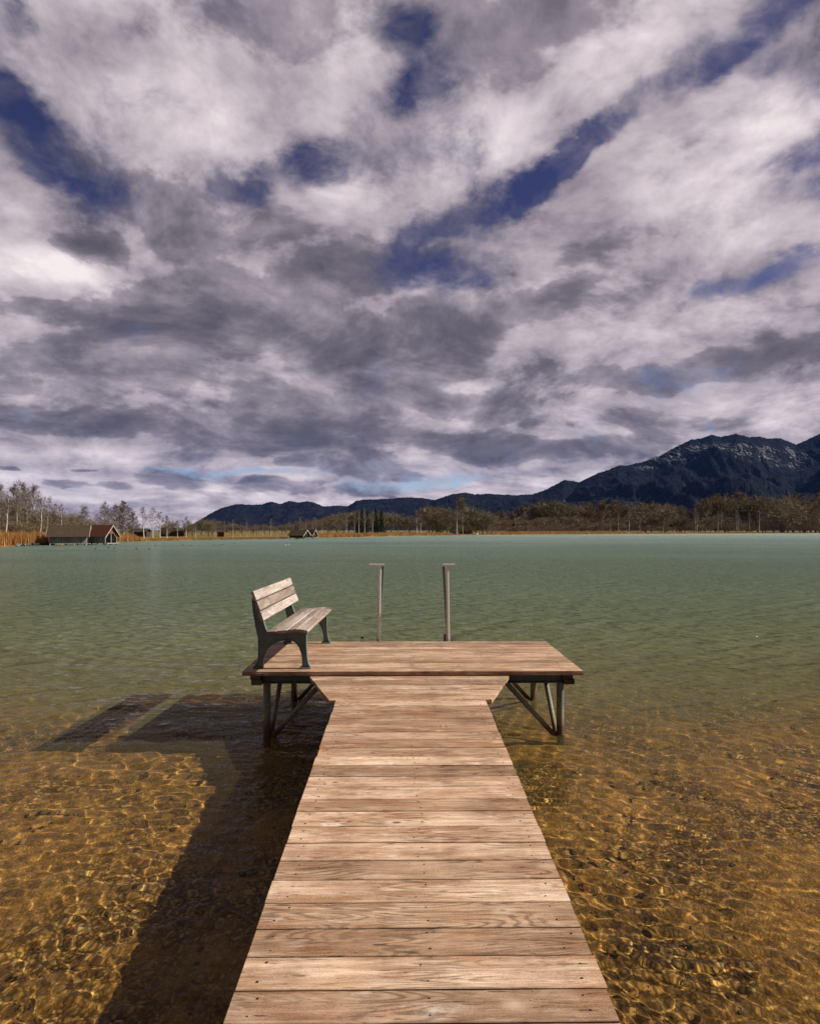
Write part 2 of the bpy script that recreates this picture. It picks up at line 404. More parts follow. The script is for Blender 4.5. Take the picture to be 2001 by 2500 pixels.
hgt = g.m('ADD', g.m('MULTIPLY', b1, .014), g.m('MULTIPLY', g.m('MULTIPLY', b2, far), .20))
def train(ang, lam, stretch, amp):
    mp = g.n('ShaderNodeMapping'); mp.inputs[2].default_value = (0, 0, R(ang)); g.l(pos, mp.inputs[0])
    q = g.v('MULTIPLY', mp.outputs[0], (1.0 / stretch, 1, 1))
    return g.m('MULTIPLY', g.noise(q, 1.0 / lam, 2, .5, .3), amp)
hgt = g.m('ADD', hgt, g.m('MULTIPLY', g.rng(dist, 6, 14, 0, 1), g.m('ADD', train(14, .22, 3.0, .17), train(-18, .5, 3.5, .34))))
hgt = g.m('ADD', hgt, g.m('MULTIPLY', g.m('MULTIPLY', b3, g.rng(dist, 30, 120, 0, 1)), .12))
nrm = bump(g, hgt, 1.0, 1.0)
patch = g.noise(g.v('MULTIPLY', pos, (.35, 1, 1)), .05, 3, .55, .5)
pn = g.m('MULTIPLY', g.m('SUBTRACT', g.noise(pos, .25, 3, .6), .5), 3.0)
yy = g.m('ADD', py_, pn)
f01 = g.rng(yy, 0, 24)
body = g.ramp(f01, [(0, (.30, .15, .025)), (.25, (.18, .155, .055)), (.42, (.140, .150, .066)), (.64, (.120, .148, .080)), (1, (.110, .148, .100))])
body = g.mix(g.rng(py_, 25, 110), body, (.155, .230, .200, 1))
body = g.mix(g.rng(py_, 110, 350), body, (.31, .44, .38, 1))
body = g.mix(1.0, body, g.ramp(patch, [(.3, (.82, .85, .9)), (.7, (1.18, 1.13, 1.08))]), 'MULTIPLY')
murk = g.ramp(f01, [(0, (0, 0, 0)), (.20, (.02,) * 3), (.28, (.17,) * 3), (.35, (.45,) * 3), (.52, (.80,) * 3), (.95, (1,) * 3)])
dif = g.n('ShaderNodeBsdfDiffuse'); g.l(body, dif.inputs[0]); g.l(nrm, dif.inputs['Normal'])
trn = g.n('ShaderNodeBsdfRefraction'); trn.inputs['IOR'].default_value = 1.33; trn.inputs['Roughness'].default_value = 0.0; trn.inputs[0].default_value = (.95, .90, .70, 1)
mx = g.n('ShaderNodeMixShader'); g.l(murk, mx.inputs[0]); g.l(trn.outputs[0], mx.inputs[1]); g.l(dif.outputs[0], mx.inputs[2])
gl = g.n('ShaderNodeBsdfGlossy'); gl.inputs['Roughness'].default_value = .03; g.l(nrm, gl.inputs['Normal'])
g.l(g.rng(dist, 10, 150, .03, .13), gl.inputs['Roughness'])
cosi = g.m('ABSOLUTE', g.v('DOT_PRODUCT', geo.outputs['Incoming'], nrm))
fr = g.m('ADD', .010, g.m('MULTIPLY', g.rng(dist, 5, 40, .50, .85), g.m('POWER', g.m('SUBTRACT', 1.0, cosi, clamp=True), 5.0)))
mx2 = g.n('ShaderNodeMixShader'); g.l(fr, mx2.inputs[0]); g.l(mx.outputs[0], mx2.inputs[1]); g.l(gl.outputs[0], mx2.inputs[2])
finish(g, mx2.outputs[0])
water = link_mesh('water', me, m); tag(water, kind='structure')
water.cycles.is_caustics_caster = True

# lake bed
def bed_depth(x, y):
    return 0.0 + np.clip(y, -9, 60) * 0.050 + 0.02 * np.sin(x * .8 + y * .5) * np.clip(y / 6, 0, 1) + 0.010 * np.clip(y - 7, 0, 20) ** 2
xs = np.concatenate([np.linspace(-60, -12, 24), np.linspace(-11.5, 11.5, 260), np.linspace(12, 60, 24)])
ys = np.concatenate([np.linspace(-70, -7, 12), np.linspace(-6, 16, 260), np.linspace(16.5, 70, 40)])
XX, YY = np.meshgrid(xs, ys, indexing='ij')
rs = np.random.RandomState(2)
ZZ = -bed_depth(XX, YY)
for i in range(30):
    l = rs.uniform(.3, 3); t = rs.uniform(0, 6.28)
    ZZ += .004 * l * np.sin((math.cos(t) * XX + math.sin(t) * YY) * 6.28 / l + rs.uniform(0, 6))
idx = np.arange(XX.size).reshape(XX.shape)
f = np.stack([idx[:-1, :-1], idx[1:, :-1], idx[1:, 1:], idx[:-1, 1:]], -1).reshape(-1, 4)
me = np_mesh('lake_bed', np.stack([XX, YY, ZZ], -1).reshape(-1, 3), f, smooth=True)
m, g = new_mat('gravel_bed')
geo = g.n('ShaderNodeNewGeometry'); pos = geo.outputs['Position']
pw = g.v('ADD', pos, g.v('SCALE', g.noise(pos, 9, 3, .6, color=True), scale=.05))
v1 = g.voro(pw, 34); v1c = g.voro(pw, 34, out='Color')
v2 = g.voro(pw, 60); v2c = g.voro(pw, 60, out='Color')
sz = g.rng(g.noise(pos, .9, 4, .6), .42, .58)
sand = g.mix(g.rng(g.noise(pos, 3, 6, .65), .35, .65), (.34, .185, .06, 1), (.60, .36, .13, 1))
st1 = g.ramp(g.sep(v1c)[0], [(0, (.05, .032, .015)), (.35, (.30, .165, .06)), (.7, (.55, .33, .125)), (.93, (.68, .48, .24)), (1, (.7, .6, .42))])
st2 = g.ramp(g.sep(v2c)[1], [(0, (.08, .05, .02)), (.5, (.36, .20, .075)), (.9, (.58, .37, .15)), (1, (.65, .5, .3))])
e1 = g.rng(v1, .28, .62, 1, .25); e2 = g.rng(v2, .28, .62, 1, .3)
c1 = g.mix(1.0, st1, e1, 'MULTIPLY'); c2 = g.mix(1.0, st2, e2, 'MULTIPLY')
c = g.mix(g.m('MULTIPLY', sz, .85), g.mix(.55, sand, c2), c1)
c = g.mix(g.rng(g.noise(g.v('MULTIPLY', pos, (1, 1.6, 1)), .55, 4, .65), .62, .72, 0, .8), c, (.035, .033, .028, 1))
hh = g.m('ADD', g.m('MULTIPLY', g.m('MULTIPLY', v1, sz), -1.0), g.m('MULTIPLY', v2, -.4))
finish(g, principled(g, c, .9, bump(g, hh, .8, .02), spec=.1))
M_BED = m
bed = link_mesh('lake_bed', me, m); tag(bed, kind='structure')
bed.cycles.is_caustics_receiver = True
# loose stones lying on the bed
icos = bmesh.new(); bmesh.ops.create_icosphere(icos, subdivisions=1, radius=1.0)
iv = np.array([v.co for v in icos.verts]); iface = np.array([[v.index for v in f.verts] for f in icos.faces]); icos.free()
def stones(name, n, area, smin, smax, seed, zf, mat, flat=.45):
    rs = np.random.RandomState(seed)
    V = []; Fc = []; A = []
    for i in range(n):
        x = rs.uniform(area[0], area[1]); y = rs.uniform(area[2], area[3])
        s = smin + (smax - smin) * rs.rand() ** 3.2
        a = rs.uniform(0, 6.28); sc = np.array([s * rs.uniform(.7, 1.3), s * rs.uniform(.6, 1), s * flat * rs.uniform(.6, 1)])
        p = iv * sc * (1 + .16 * rs.randn(len(iv), 1))
        q = np.stack([p[:, 0] * math.cos(a) - p[:, 1] * math.sin(a) + x, p[:, 0] * math.sin(a) + p[:, 1] * math.cos(a) + y, p[:, 2] + zf(x, y) + s * flat * .25], 1)
        V.append(q); Fc.append(iface + len(iv) * i); A += [rs.rand()] * len(iv)
    me = np_mesh(name, np.concatenate(V), np.concatenate(Fc), smooth=True, attrs={'bid': ('POINT', A)})
    return link_mesh(name, me, mat)
m, g = new_mat('lake_stone')
at = g.n('ShaderNodeAttribute'); at.attribute_name = 'bid'; tc = g.n('ShaderNodeTexCoord')
c = g.ramp(at.outputs['Fac'], [(0, (.04, .028, .016)), (.4, (.20, .115, .045)), (.75, (.36, .22, .09)), (.94, (.50, .36, .19)), (.97, (.36, .11, .055)), (1, (.5, .44, .33))])
c = g.mix(g.rng(g.noise(tc.outputs['Object'], 40, 4), .35, .7, 0, .5), c, (.09, .065, .035, 1))
finish(g, principled(g, c, .85, spec=.15))
st = stones('lake_bed_pebbles', 9000, (-7, 7, 1.2, 9.5), .006, .036, 3, lambda x, y: -float(bed_depth(x, y)), m)
tag(st, 'brown and tan pebbles scattered under the shallow clear water', 'pebbles', kind='stuff')
st.cycles.is_caustics_receiver = True

# ------------------------------------------------------------------ jetty
ZP = 0.80                      # platform deck top
def zw(y): return 0.747 - 0.0405 * (6.94 - y)     # walkway top, it rises gently away from the shore
slope = math.atan(0.0405)
jetty = empty('jetty', (0, 6.9, 0))
tag(jetty, 'weathered brown plank jetty that widens into a platform on steel piles over the lake', 'jetty')
JO = Vector((0, 6.9, 0))
def J(o): o.location = -JO; return o
def boards(mb, y0, y1, n, xfun, zfun, thick, seed, tilt, gap=.0070, nails=None, nx=(-.66, .02, .68), edges_=None):
    rs = random.Random(seed)
    edges = [0]
    for i in range(n): edges.append(edges[-1] + rs.uniform(.93, 1.07))
    edges = [y0 + (y1 - y0) * e / edges[-1] for e in edges]
    if edges_: edges = edges_; n = len(edges) - 1
    rot = Matrix.Rotation(tilt, 3, 'X')
    for i in range(n):
        ya, yb = edges[i] + gap / 2, edges[i + 1] - gap / 2
        mb.cur = rs.uniform(0, 40)
        xa0, xb0 = xfun(ya); xa1, xb1 = xfun(yb)
        dxl, dxr = rs.uniform(-.004, .004), rs.uniform(-.004, .004)
        dz = rs.uniform(-.0015, .0015); tw = rs.uniform(-.002, .002)
        c = .0030
        # cross-section along y, chamfered, extruded in x with slanted ends if needed
        e_ = gap / 2 - .0003     # lower edge stepped out like shiplap, added to block sun slits through gaps
        secs = [(ya - e_, -thick), (ya - e_, -.021), (ya, -.021), (ya, -c), (ya + c, 0), (yb - c, 0), (yb, -c), (yb, -.021), (yb + e_, -.021), (yb + e_, -thick)]
        def xl(y): t = (y - ya) / (yb - ya); return xa0 + (xa1 - xa0) * t + dxl
        def xr(y): t = (y - ya) / (yb - ya); return xb0 + (xb1 - xb0) * t + dxr
        NX = 7; vs = []
        for k in range(NX):
            t = k / (NX - 1); wob = rs.uniform(-.0012, .0012)
            for (y, z) in secs:
                yw = y + (wob if y in (ya, yb) else wob)
                vs.append((xl(y) + (xr(y) - xl(y)) * t, yw, zfun(y) + z + dz + tw * (t - .5)))
        q = len(secs)
        fs = [tuple(range(q)), tuple((NX - 1) * q + j for j in range(q - 1, -1, -1))]
        for k in range(NX - 1):
            fs += [(k * q + j, (k + 1) * q + j, (k + 1) * q + (j + 1) % q, k * q + (j + 1) % q) for j in range(q)]
        mb.add(vs, fs)
        if nails is not None:
            for x in nx:
                for yy_ in (ya + (yb - ya) * .24, ya + (yb - ya) * .76):
                    X_ = x + rs.uniform(-.03, .03); Y_ = yy_ + rs.uniform(-.012, .012)
                    if not (xl(Y_) + .02 < X_ < xr(Y_) - .02): continue
                    rN = rs.uniform(.0025, .0045); zc = zfun(Y_) + dz
                    vs = [(X_ + rN * (1.5 if rs.random() < .5 else 1) * math.cos(a * math.pi / 4), Y_ + rN * math.sin(a * math.pi / 4), zc + h_) for h_ in (-.004, .0025) for a in range(8)]
                    nails.add(vs, [tuple(range(8, 16))] + [(a, (a + 1) % 8, 8 + (a + 1) % 8, 8 + a) for a in range(8)])
EDG = [-1.6 + (2.278 + 1.6) * i / 22 for i in range(22)] + [2.278, 2.437, 2.619, 2.793, 2.974, 3.158, 3.329, 3.503, 3.679] + [3.863 + (6.07 - 3.863) * (i + (rnd.random() - .5) * .12 * (0 < i < 13)) / 13 for i in range(14)]
wk = MB(); nails = MB(); boards(wk, -1.6, 6.07, 43, lambda y: (-.76, .765), zw, .042, 3, slope, nails=nails, edges_=EDG)
def with_nails(mb):
    mb.m = 1; mb.add(nails.v, nails.f); nails.__init__()
    return mb
J(with_nails(wk).build('walkway_deck', [W_DECK, M_NAIL], jetty))
def fl(y):
    t = (y - 6.07) / (6.93 - 6.07); return (-.832 - t * .335, .83 + t * .325)
fw = MB(); boards(fw, 6.07, 6.93, 5, fl, zw, .042, 9, slope, nails=nails)
J(with_nails(fw).build('flared_deck', [W_DECK, M_NAIL], jetty))
pf = MB(); boards(pf, 6.94, 8.80, 13, lambda y: (-1.954, 2.028), lambda y: ZP, .048, 5, 0, nails=nails, gap=.0065, nx=(-1.75, -.9, 0.05, .95, 1.83))
J(with_nails(pf).build('platform_deck', [W_DECK, M_NAIL], jetty))
gr = stones('sand_grit', 900, (-.74, .74, 2.0, 5.2), .0012, .0035, 12, lambda x, y: zw(y) + .001, M_GRIT, .8)
tag(gr, 'pale grains of sand strewn over the near walkway boards', 'sand', kind='stuff')
# steel I-beams across, timber bearers along
def ibeam(x0, x1, y, zt, h=.115, w=.09):
    mb = MB()
    mb.box(x0, x1, y - w / 2, y + w / 2, zt - .010, zt)
    mb.box(x0, x1, y - w / 2, y + w / 2, zt - h, zt - h + .010)
    mb.box(x0, x1, y - .005, y + .005, zt - h + .010, zt - .010)
    return mb
for y in (7.08, 8.62):
    J(ibeam(-1.76, 1.84, y, ZP - .052).build('steel_beam', M_BEAM, jetty))
for x in (-1.80, 1.88):
    mb = MB(); mb.cur = x + 3; mb.box(x - .062, x + .062, 6.99, 8.74, ZP - .172, ZP - .112); 
    mb.cur = x + 5; mb.box(x - .075, x + .045, 7.0, 8.74, ZP - .110, ZP - .050)
    J(mb.build('timber_bearer', W_TIMBER, jetty))
for x in (-.60, .60):
    mb = MB(); mb.cur = x
    n = 8
    for i in range(n):
        ya = -1.5 + i * 8.5 / n; yb = ya + 8.5 / n
        vs = [(xx, y, zw(y) + dz) for xx in (x - .04, x + .04) for y in (ya, yb) for dz in (-.15, -.044)]
        mb.add(vs, [(0, 1, 3, 2), (4, 6, 7, 5), (0, 4, 5, 1), (2, 3, 7, 6), (0, 2, 6, 4), (1, 5, 7, 3)])
    J(mb.build('walkway_bearer', W_TIMBER, jetty))
def bd(x, y): return -float(bed_depth(x, y))
zb = ZP - .052 - .115
for (x, y, sx, sy) in ((-1.70, 7.10, 1, 1), (1.80, 7.10, -1, 1), (-1.66, 8.62, 1, -1), (1.81, 8.62, -1, -1)):
    mb = MB(); mb.tube([(x, y, bd(x, y) - .2), (x, y, zb)], .043, 20)
    J(mb.build('pile', M_PILE, jetty))
    mb = MB(); mb.tube([(x + sx * .03, y, -.05), (x + sx * .66, y, zb + .005)], .030, 16)
    J(mb.build('brace', M_PILE, jetty))
    mb = MB(); mb.tube([(x + sx * .035, y + sy * .02, -.05), (x + sx * .06, y + sy * .62, zb + .04)], .030, 16)
    J(mb.build('brace', M_PILE, jetty))
for y in (1.6, 4.4):
    for x in (-.6, .6):
        mb = MB(); mb.tube([(x, y, bd(x, y) - .2), (x, y, zw(y) - .15)], .04, 14); J(mb.build('pile', M_PILE, jetty))

# ------------------------------------------------------------------ bench
BX, BY = -1.53, 7.11
bench = empty('park_bench', (BX, BY, ZP), -0.025)
tag(bench, 'weathered slatted bench with dark green metal side frames on the left end of the platform', 'bench')
prof = [(-1.880, .834), (-1.862, .66), (-1.836, .50), (-1.806, .366), (-1.802, .24), (-1.806, .117), (-1.825, .055), (-1.864, .014), (-1.864, 0), (-1.745, 0), (-1.745, .045), (-1.738, .117),
    (-1.69, .224), (-1.65, .268), (-1.60, .305), (-1.54, .330), (-1.47, .340), (-1.40, .334), (-1.355, .305), (-1.318, .255), (-1.290, .18), (-1.276, .09), (-1.280, .035), (-1.310, .014), (-1.310, 0), (-1.176, 0), (-1.180, .014), (-1.205, .06), (-1.220, .138), (-1.230, .28), (-1.228, .40),
    (-1.215, .425), (-1.30, .452), (-1.45, .440), (-1.60, .425), (-1.685, .425), (-1.715, .48), (-1.742, .57), (-1.785, .68), (-1.83, .80), (-1.838, .834)]
def frame(y):
    bm = bmesh.new()
    vs = [bm.verts.new((x - BX, y - .028, z)) for x, z in prof]
    f = bm.faces.new(vs)
    r = bmesh.ops.extrude_face_region(bm, geom=[f])
    tops = [v for v in r['geom'] if isinstance(v, bmesh.types.BMVert)]
    for v in tops: v.co.y += .056
    ft = [x for x in r['geom'] if isinstance(x, bmesh.types.BMFace)]
    bm.normal_update()
    bmesh.ops.recalc_face_normals(bm, faces=bm.faces)
    for face in [f] + ft:
        r2 = bmesh.ops.inset_region(bm, faces=[face], thickness=.007, depth=0)
        dy = .018 if face.calc_center_median().y < y else -.018
        for v in face.verts: v.co.y += dy
    me = bpy.data.meshes.new('side_frame'); bm.to_mesh(me); bm.free()
    o = link_mesh('side_frame', me, M_GREEN, bench)
    # bolted feet
    for x in (-1.805, -1.243):
        mb = MB(); mb.cbox(Vector((x - BX, y, .008)), (.115, .085, .014), None, .004)
        mb.build('foot', M_GREEN, o)
    return o
frame(0.0); frame(1.57)
rot0 = Matrix()
# seat slats: follow the curved seat
y0, y1 = -.17, 1.83
def slat(xc, zc, w, t, ang, seed, name):
    mb = MB(); mb.cur = seed
    M = Matrix.Translation((xc - BX, (y0 + y1) / 2, zc)) @ Matrix.Rotation(ang, 4, 'Y')
    b = .006; hx, hz, hy = w / 2, t / 2, (y1 - y0) / 2
    sec = [(-hx + b, -hz), (hx - b, -hz), (hx, -hz + b), (hx, hz - b), (hx - b, hz), (-hx + b, hz), (-hx, hz - b), (-hx, -hz + b)]
    vs = [M @ Vector((p[0], sy, p[1])) for sy in (-hy, hy) for p in sec]
    mb.add(vs, [tuple(range(7, -1, -1)), tuple(range(8, 16))] + [(i, (i + 1) % 8, 8 + (i + 1) % 8, 8 + i) for i in range(8)])
    return mb.build(name, W_BENCH, bench)
for i, (xc, zc, w, ang) in enumerate([(-1.610, .450, .112, -.06), (-1.488, .461, .118, -.12), (-1.366, .474, .116, -.12), (-1.245, .470, .118, .16)]):
    slat(xc, zc, w, .034, ang, 3.3 * i + 1, 'seat_slat')
for i in range(3):
    z0, z1 = .585 + i * .119, .585 + i * .119 + .108
    zc = (z0 + z1) / 2; xc = -1.712 - (zc - .585) * .36
    slat(xc, zc, .113, .032, R(90) - .345 , 5.7 * i + 2, 'back_slat')

# ------------------------------------------------------------------ swim ladder with two grab posts
ladder = empty('swim_ladder', (0.07, 8.86, ZP))
tag(ladder, 'swimming ladder with two tall steel grab posts at the far edge of the platform', 'ladder')
LO = Vector((0.07, 8.86, ZP))
def L(o): o.location = -LO; return o
for (x, tx, c0, c1, s) in ((-.447, -.425, -.585, -.358, 1), (.592, .575, .508, .690, -1)):
    mb = MB(); mb.tube([(x, 8.87, -.1), (x, 8.87, ZP), (tx, 8.86, 1.905)], .0235, 18)
    p = L(mb.build('grab_post', M_STEEL, ladder))
    mb = MB(); mb.tube([(c0, 8.85, 1.928), (c1, 8.85, 1.928)], .020, 16)
    L(mb.build('handle', M_STEEL, ladder))
    xe = c1 if s > 0 else c0
    mb = MB()
    top = Vector((xe - s * .02, 8.90, 1.91)); bot = Vector((x - s * .035, 9.05, .45))
    mb.tube([top, bot], .026, 12)
    L(mb.build('rear_rail', M_BEAM, ladder))
# wooden stringers with cut tops that rise just over the deck edge
for (x, yt, zt, w) in ((-.70, 9.05, .86, .045), (.545, 8.93, .90, .03), (.68, 9.0, .855, .05)):
    mb = MB(); mb.cur = x
    vs = [(xx, y, z) for xx in (x - w / 2, x + w / 2) for (y, z) in ((8.86, zt - .10 if x != .545 else zt), (yt, zt), (yt + .9, -.9), (8.86 + .75, -.9))]
    mb.add(vs, [(0, 1, 2, 3), (7, 6, 5, 4), (0, 4, 5, 1), (1, 5, 6, 2), (2, 6, 7, 3), (3, 7, 4, 0)])
    L(mb.build('stringer', W_TIMBER, ladder))
for i in range(4):
    z = .55 - i * .25; y = 9.15 + i * .2
    mb = MB(); mb.cur = i; mb.box(-.62, .62, y - .08, y + .08, z - .02, z + .02); L(mb.build('step', W_TIMBER, ladder))
#@@FAR@@
# ------------------------------------------------------------------ far shore: helpers
CY, SY = math.cos(YAW), math.sin(YAW)
def spot(px, D, z=0.0):
    u = (px - 1000.5) / F_PX * D
    return Vector((CAM.x + u * CY - D * SY, u * SY + D * CY, z))
def zat(py, D): return CAM.z - (py - 1294) * D / F_PX
SH = [(-2600, 30), (-1500, 46), (-700, 66), (-200, 79), (0, 86.6), (130, 98.7), (290, 122), (400, 134), (520, 148), (620, 158), (700, 169), (860, 200), (1000, 245), (1150, 280), (1300, 315), (1480, 355), (1750, 405), (2001, 444), (2500, 520), (3500, 700), (5200, 1000)]
def shore(px): return float(np.interp(px, [a for a, b in SH], [b for a, b in SH]))
def land_z(o): return float(np.interp(o, [-4, -.2, .3, 2, 10, 60, 600], [-.7, -.06, .10, .24, .34, .42, .6]))

# ------------------------------------------------------------------ land
pxs = np.concatenate([np.arange(-2600, -60, 60), np.arange(-60, 2100, 9), np.arange(2100, 5200, 80)])
offs = [-4, -.2, .3, 1, 2, 4, 8, 14, 22, 34, 50, 80, 120, 200, 340, 600, 1200, 3500, 9000]
rs = np.random.RandomState(11); V = []
for i, px in enumerate(pxs):
    D0 = shore(px) + (rs.rand() - .5) * 1.6
    for o in offs:
        p = spot(px, D0 + o, land_z(o) + (rs.rand() - .5) * (.10 if 1 < o < 60 else 0)); V.append(tuple(p))
n = len(offs); idx = np.arange(len(V)).reshape(-1, n)
f = np.stack([idx[:-1, :-1], idx[1:, :-1], idx[1:, 1:], idx[:-1, 1:]], -1).reshape(-1, 4)
me = np_mesh('shore_meadow', V, f, smooth=True)
m, g = new_mat('meadow')
geo = g.n('ShaderNodeNewGeometry'); pos = geo.outputs['Position']
n1 = g.noise(g.v('MULTIPLY', pos, (.35, 1.4, 1)), .06, 4, .6, .3); n2 = g.noise(pos, .8, 5, .65)
c = g.ramp(n1, [(.36, (.30, .19, .075)), (.46, (.24, .17, .07)), (.52, (.085, .11, .028)), (.60, (.11, .13, .035)), (.68, (.28, .19, .08))])
c = g.mix(g.rng(n2, .3, .7, 0, .5), c, (.13, .085, .035, 1))
finish(g, principled(g, c, .95, bump(g, n2, .5, .1), spec=.05))
land = link_mesh('shore_meadow', me, m); tag(land, kind='structure')

# ------------------------------------------------------------------ reeds
def ramp_mat(name, stops, rough=.9, nscale=None):
    m, g = new_mat(name); at = g.n('ShaderNodeAttribute'); at.attribute_name = 'bid'
    c = g.ramp(at.outputs['Fac'], stops)
    finish(g, principled(g, c, rough, spec=.08)); return m
M_REED = ramp_mat('dry_reed', [(0, (.30, .13, .04)), (.3, (.50, .26, .085)), (.6, (.62, .36, .14)), (.85, (.72, .48, .23)), (1, (.40, .20, .07))])
def reeds(name, label, pa, pb, o0, o1, h, n, w, seed, hfun=None):
    rs = np.random.RandomState(seed)
    px = rs.uniform(pa, pb, n); V = np.zeros((n, 3, 3)); A = np.zeros((n, 3))
    for i in range(n):
        o = o0 + (o1 - o0) * rs.rand(); p = spot(px[i], shore(px[i]) + o, max(land_z(o), -.05))
        clump = .78 + .22 * math.sin(px[i] * .23 + seed) * math.sin(px[i] * .071 + o * .4)
        hh = h * clump * rs.uniform(.72, 1.12) * (hfun(px[i]) if hfun else 1)
        a = rs.uniform(-.7, .7); ww = w * rs.uniform(.6, 1.3)
        lx, ly = rs.normal(0, .10) * hh, rs.normal(0, .06) * hh
        V[i, 0] = (p.x - math.cos(a) * ww, p.y - math.sin(a) * ww, p.z); V[i, 1] = (p.x + math.cos(a) * ww, p.y + math.sin(a) * ww, p.z)
        V[i, 2] = (p.x + lx, p.y + ly, p.z + hh); A[i] = rs.rand()
    me = np_mesh(name, V.reshape(-1, 3), np.arange(3 * n).reshape(-1, 3), attrs={'bid': ('POINT', A.ravel())})
    o = link_mesh(name, me, M_REED); tag(o, label, 'reeds', kind='stuff'); return o
reeds('reed_bed', 'tall orange dry reeds on the left shore beside the grey boathouse', -140, 127, .2, 14, 2.15, 26000, .04, 1)
reeds('reed_bed', 'tan dry reeds right of the red roofed boathouse', 272, 345, .0, 8, 1.7, 5000, .04, 2, lambda p: float(np.interp(p, [272, 300, 325, 345], [1, 1.05, .9, .5])))
reeds('dry_grass', 'low pale dry grass along the waterline below the birch row', 335, 712, .2, 6, .45, 9000, .05, 3)
reeds('reed_bed', 'orange reed belt right of the small boathouse in the middle', 768, 1104, .2, 12, 1.45, 15000, .06, 4, lambda p: float(np.interp(p, [768, 790, 990, 1060, 1104], [.8, 1, 1.1, .8, .6])))
reeds('dry_grass', 'low dry grass on the bank below the white caravan', 1095, 1215, .2, 5, .5, 2500, .07, 5)
reeds('reed_bed', 'long orange reed belt in front of the goals and the bare wood', 1205, 1570, .2, 14, 1.7, 16000, .09, 6)
reeds('reed_bed', 'thin reed belt under the white birches on the right shore', 1560, 1850, .2, 10, 1.0, 8000, .09, 7)
reeds('dry_grass', 'short dry grass edging the lawn below the wide spreading tree', 1840, 2150, .2, 5, .45, 3500, .10, 8)

# ------------------------------------------------------------------ trees
M_BIRCHBARK = ramp_mat('birch_bark', [(0, (.62, .57, .50)), (1, (.80, .75, .67))])
M_PALEBARK = ramp_mat('pale_bark', [(0, (.30, .26, .21)), (1, (.46, .41, .34))])
M_DARKBARK = ramp_mat('dark_bark', [(0, (.055, .042, .032)), (1, (.12, .095, .07))])
M_TWIG_P = ramp_mat('purple_twigs', [(0, (.10, .075, .065)), (.6, (.20, .155, .135)), (1, (.40, .34, .29))])
M_TWIG_B = ramp_mat('brown_twigs', [(0, (.08, .06, .036)), (.5, (.205, .150, .092)), (1, (.38, .30, .20))])
M_TWIG_O = ramp_mat('olive_twigs', [(0, (.07, .064, .042)), (.5, (.175, .157, .10)), (1, (.33, .295, .20))])
M_NEEDLE = ramp_mat('needles', [(0, (.010, .018, .010)), (.6, (.022, .042, .022)), (1, (.05, .075, .035))])
class TB:
    def __init__(s, seed): s.v = []; s.f = []; s.a = []; s.r = random.Random(seed)
    def tube(s, pts, rads, seg=5, a=None):
        b = len(s.v); n = len(pts); a = s.r.random() if a is None else a
        for i, p in enumerate(pts):
            t = (pts[min(i + 1, n - 1)] - pts[max(i - 1, 0)]).normalized()
            e = t.cross(Vector((.3, .9, .1))).normalized(); q = t.cross(e)
            for j in range(seg):
                an = 2 * math.pi * j / seg
                s.v.append(tuple(p + (e * math.cos(an) + q * math.sin(an)) * rads[i])); s.a.append(a)
        for i in range(n - 1):
            for j in range(seg):
                A, B, C_, D_ = b + i * seg + j, b + i * seg + (j + 1) % seg, b + (i + 1) * seg + (j + 1) % seg, b + (i + 1) * seg + j
                s.f += [(A, B, C_), (A, C_, D_)]
    def sliver(s, p, q, w):
        b = len(s.v); d = (q - p).normalized(); r = s.r
        e = d.cross(Vector((r.gauss(0, 1), r.gauss(0, 1), r.gauss(0, 1)))).normalized() * w
        a = r.random(); s.v += [tuple(p - e), tuple(p + e), tuple(q)]; s.a += [a] * 3; s.f.append((b, b + 1, b + 2))
    def mesh(s, name): return np_mesh(name, s.v, s.f, attrs={'bid': ('POINT', s.a)})
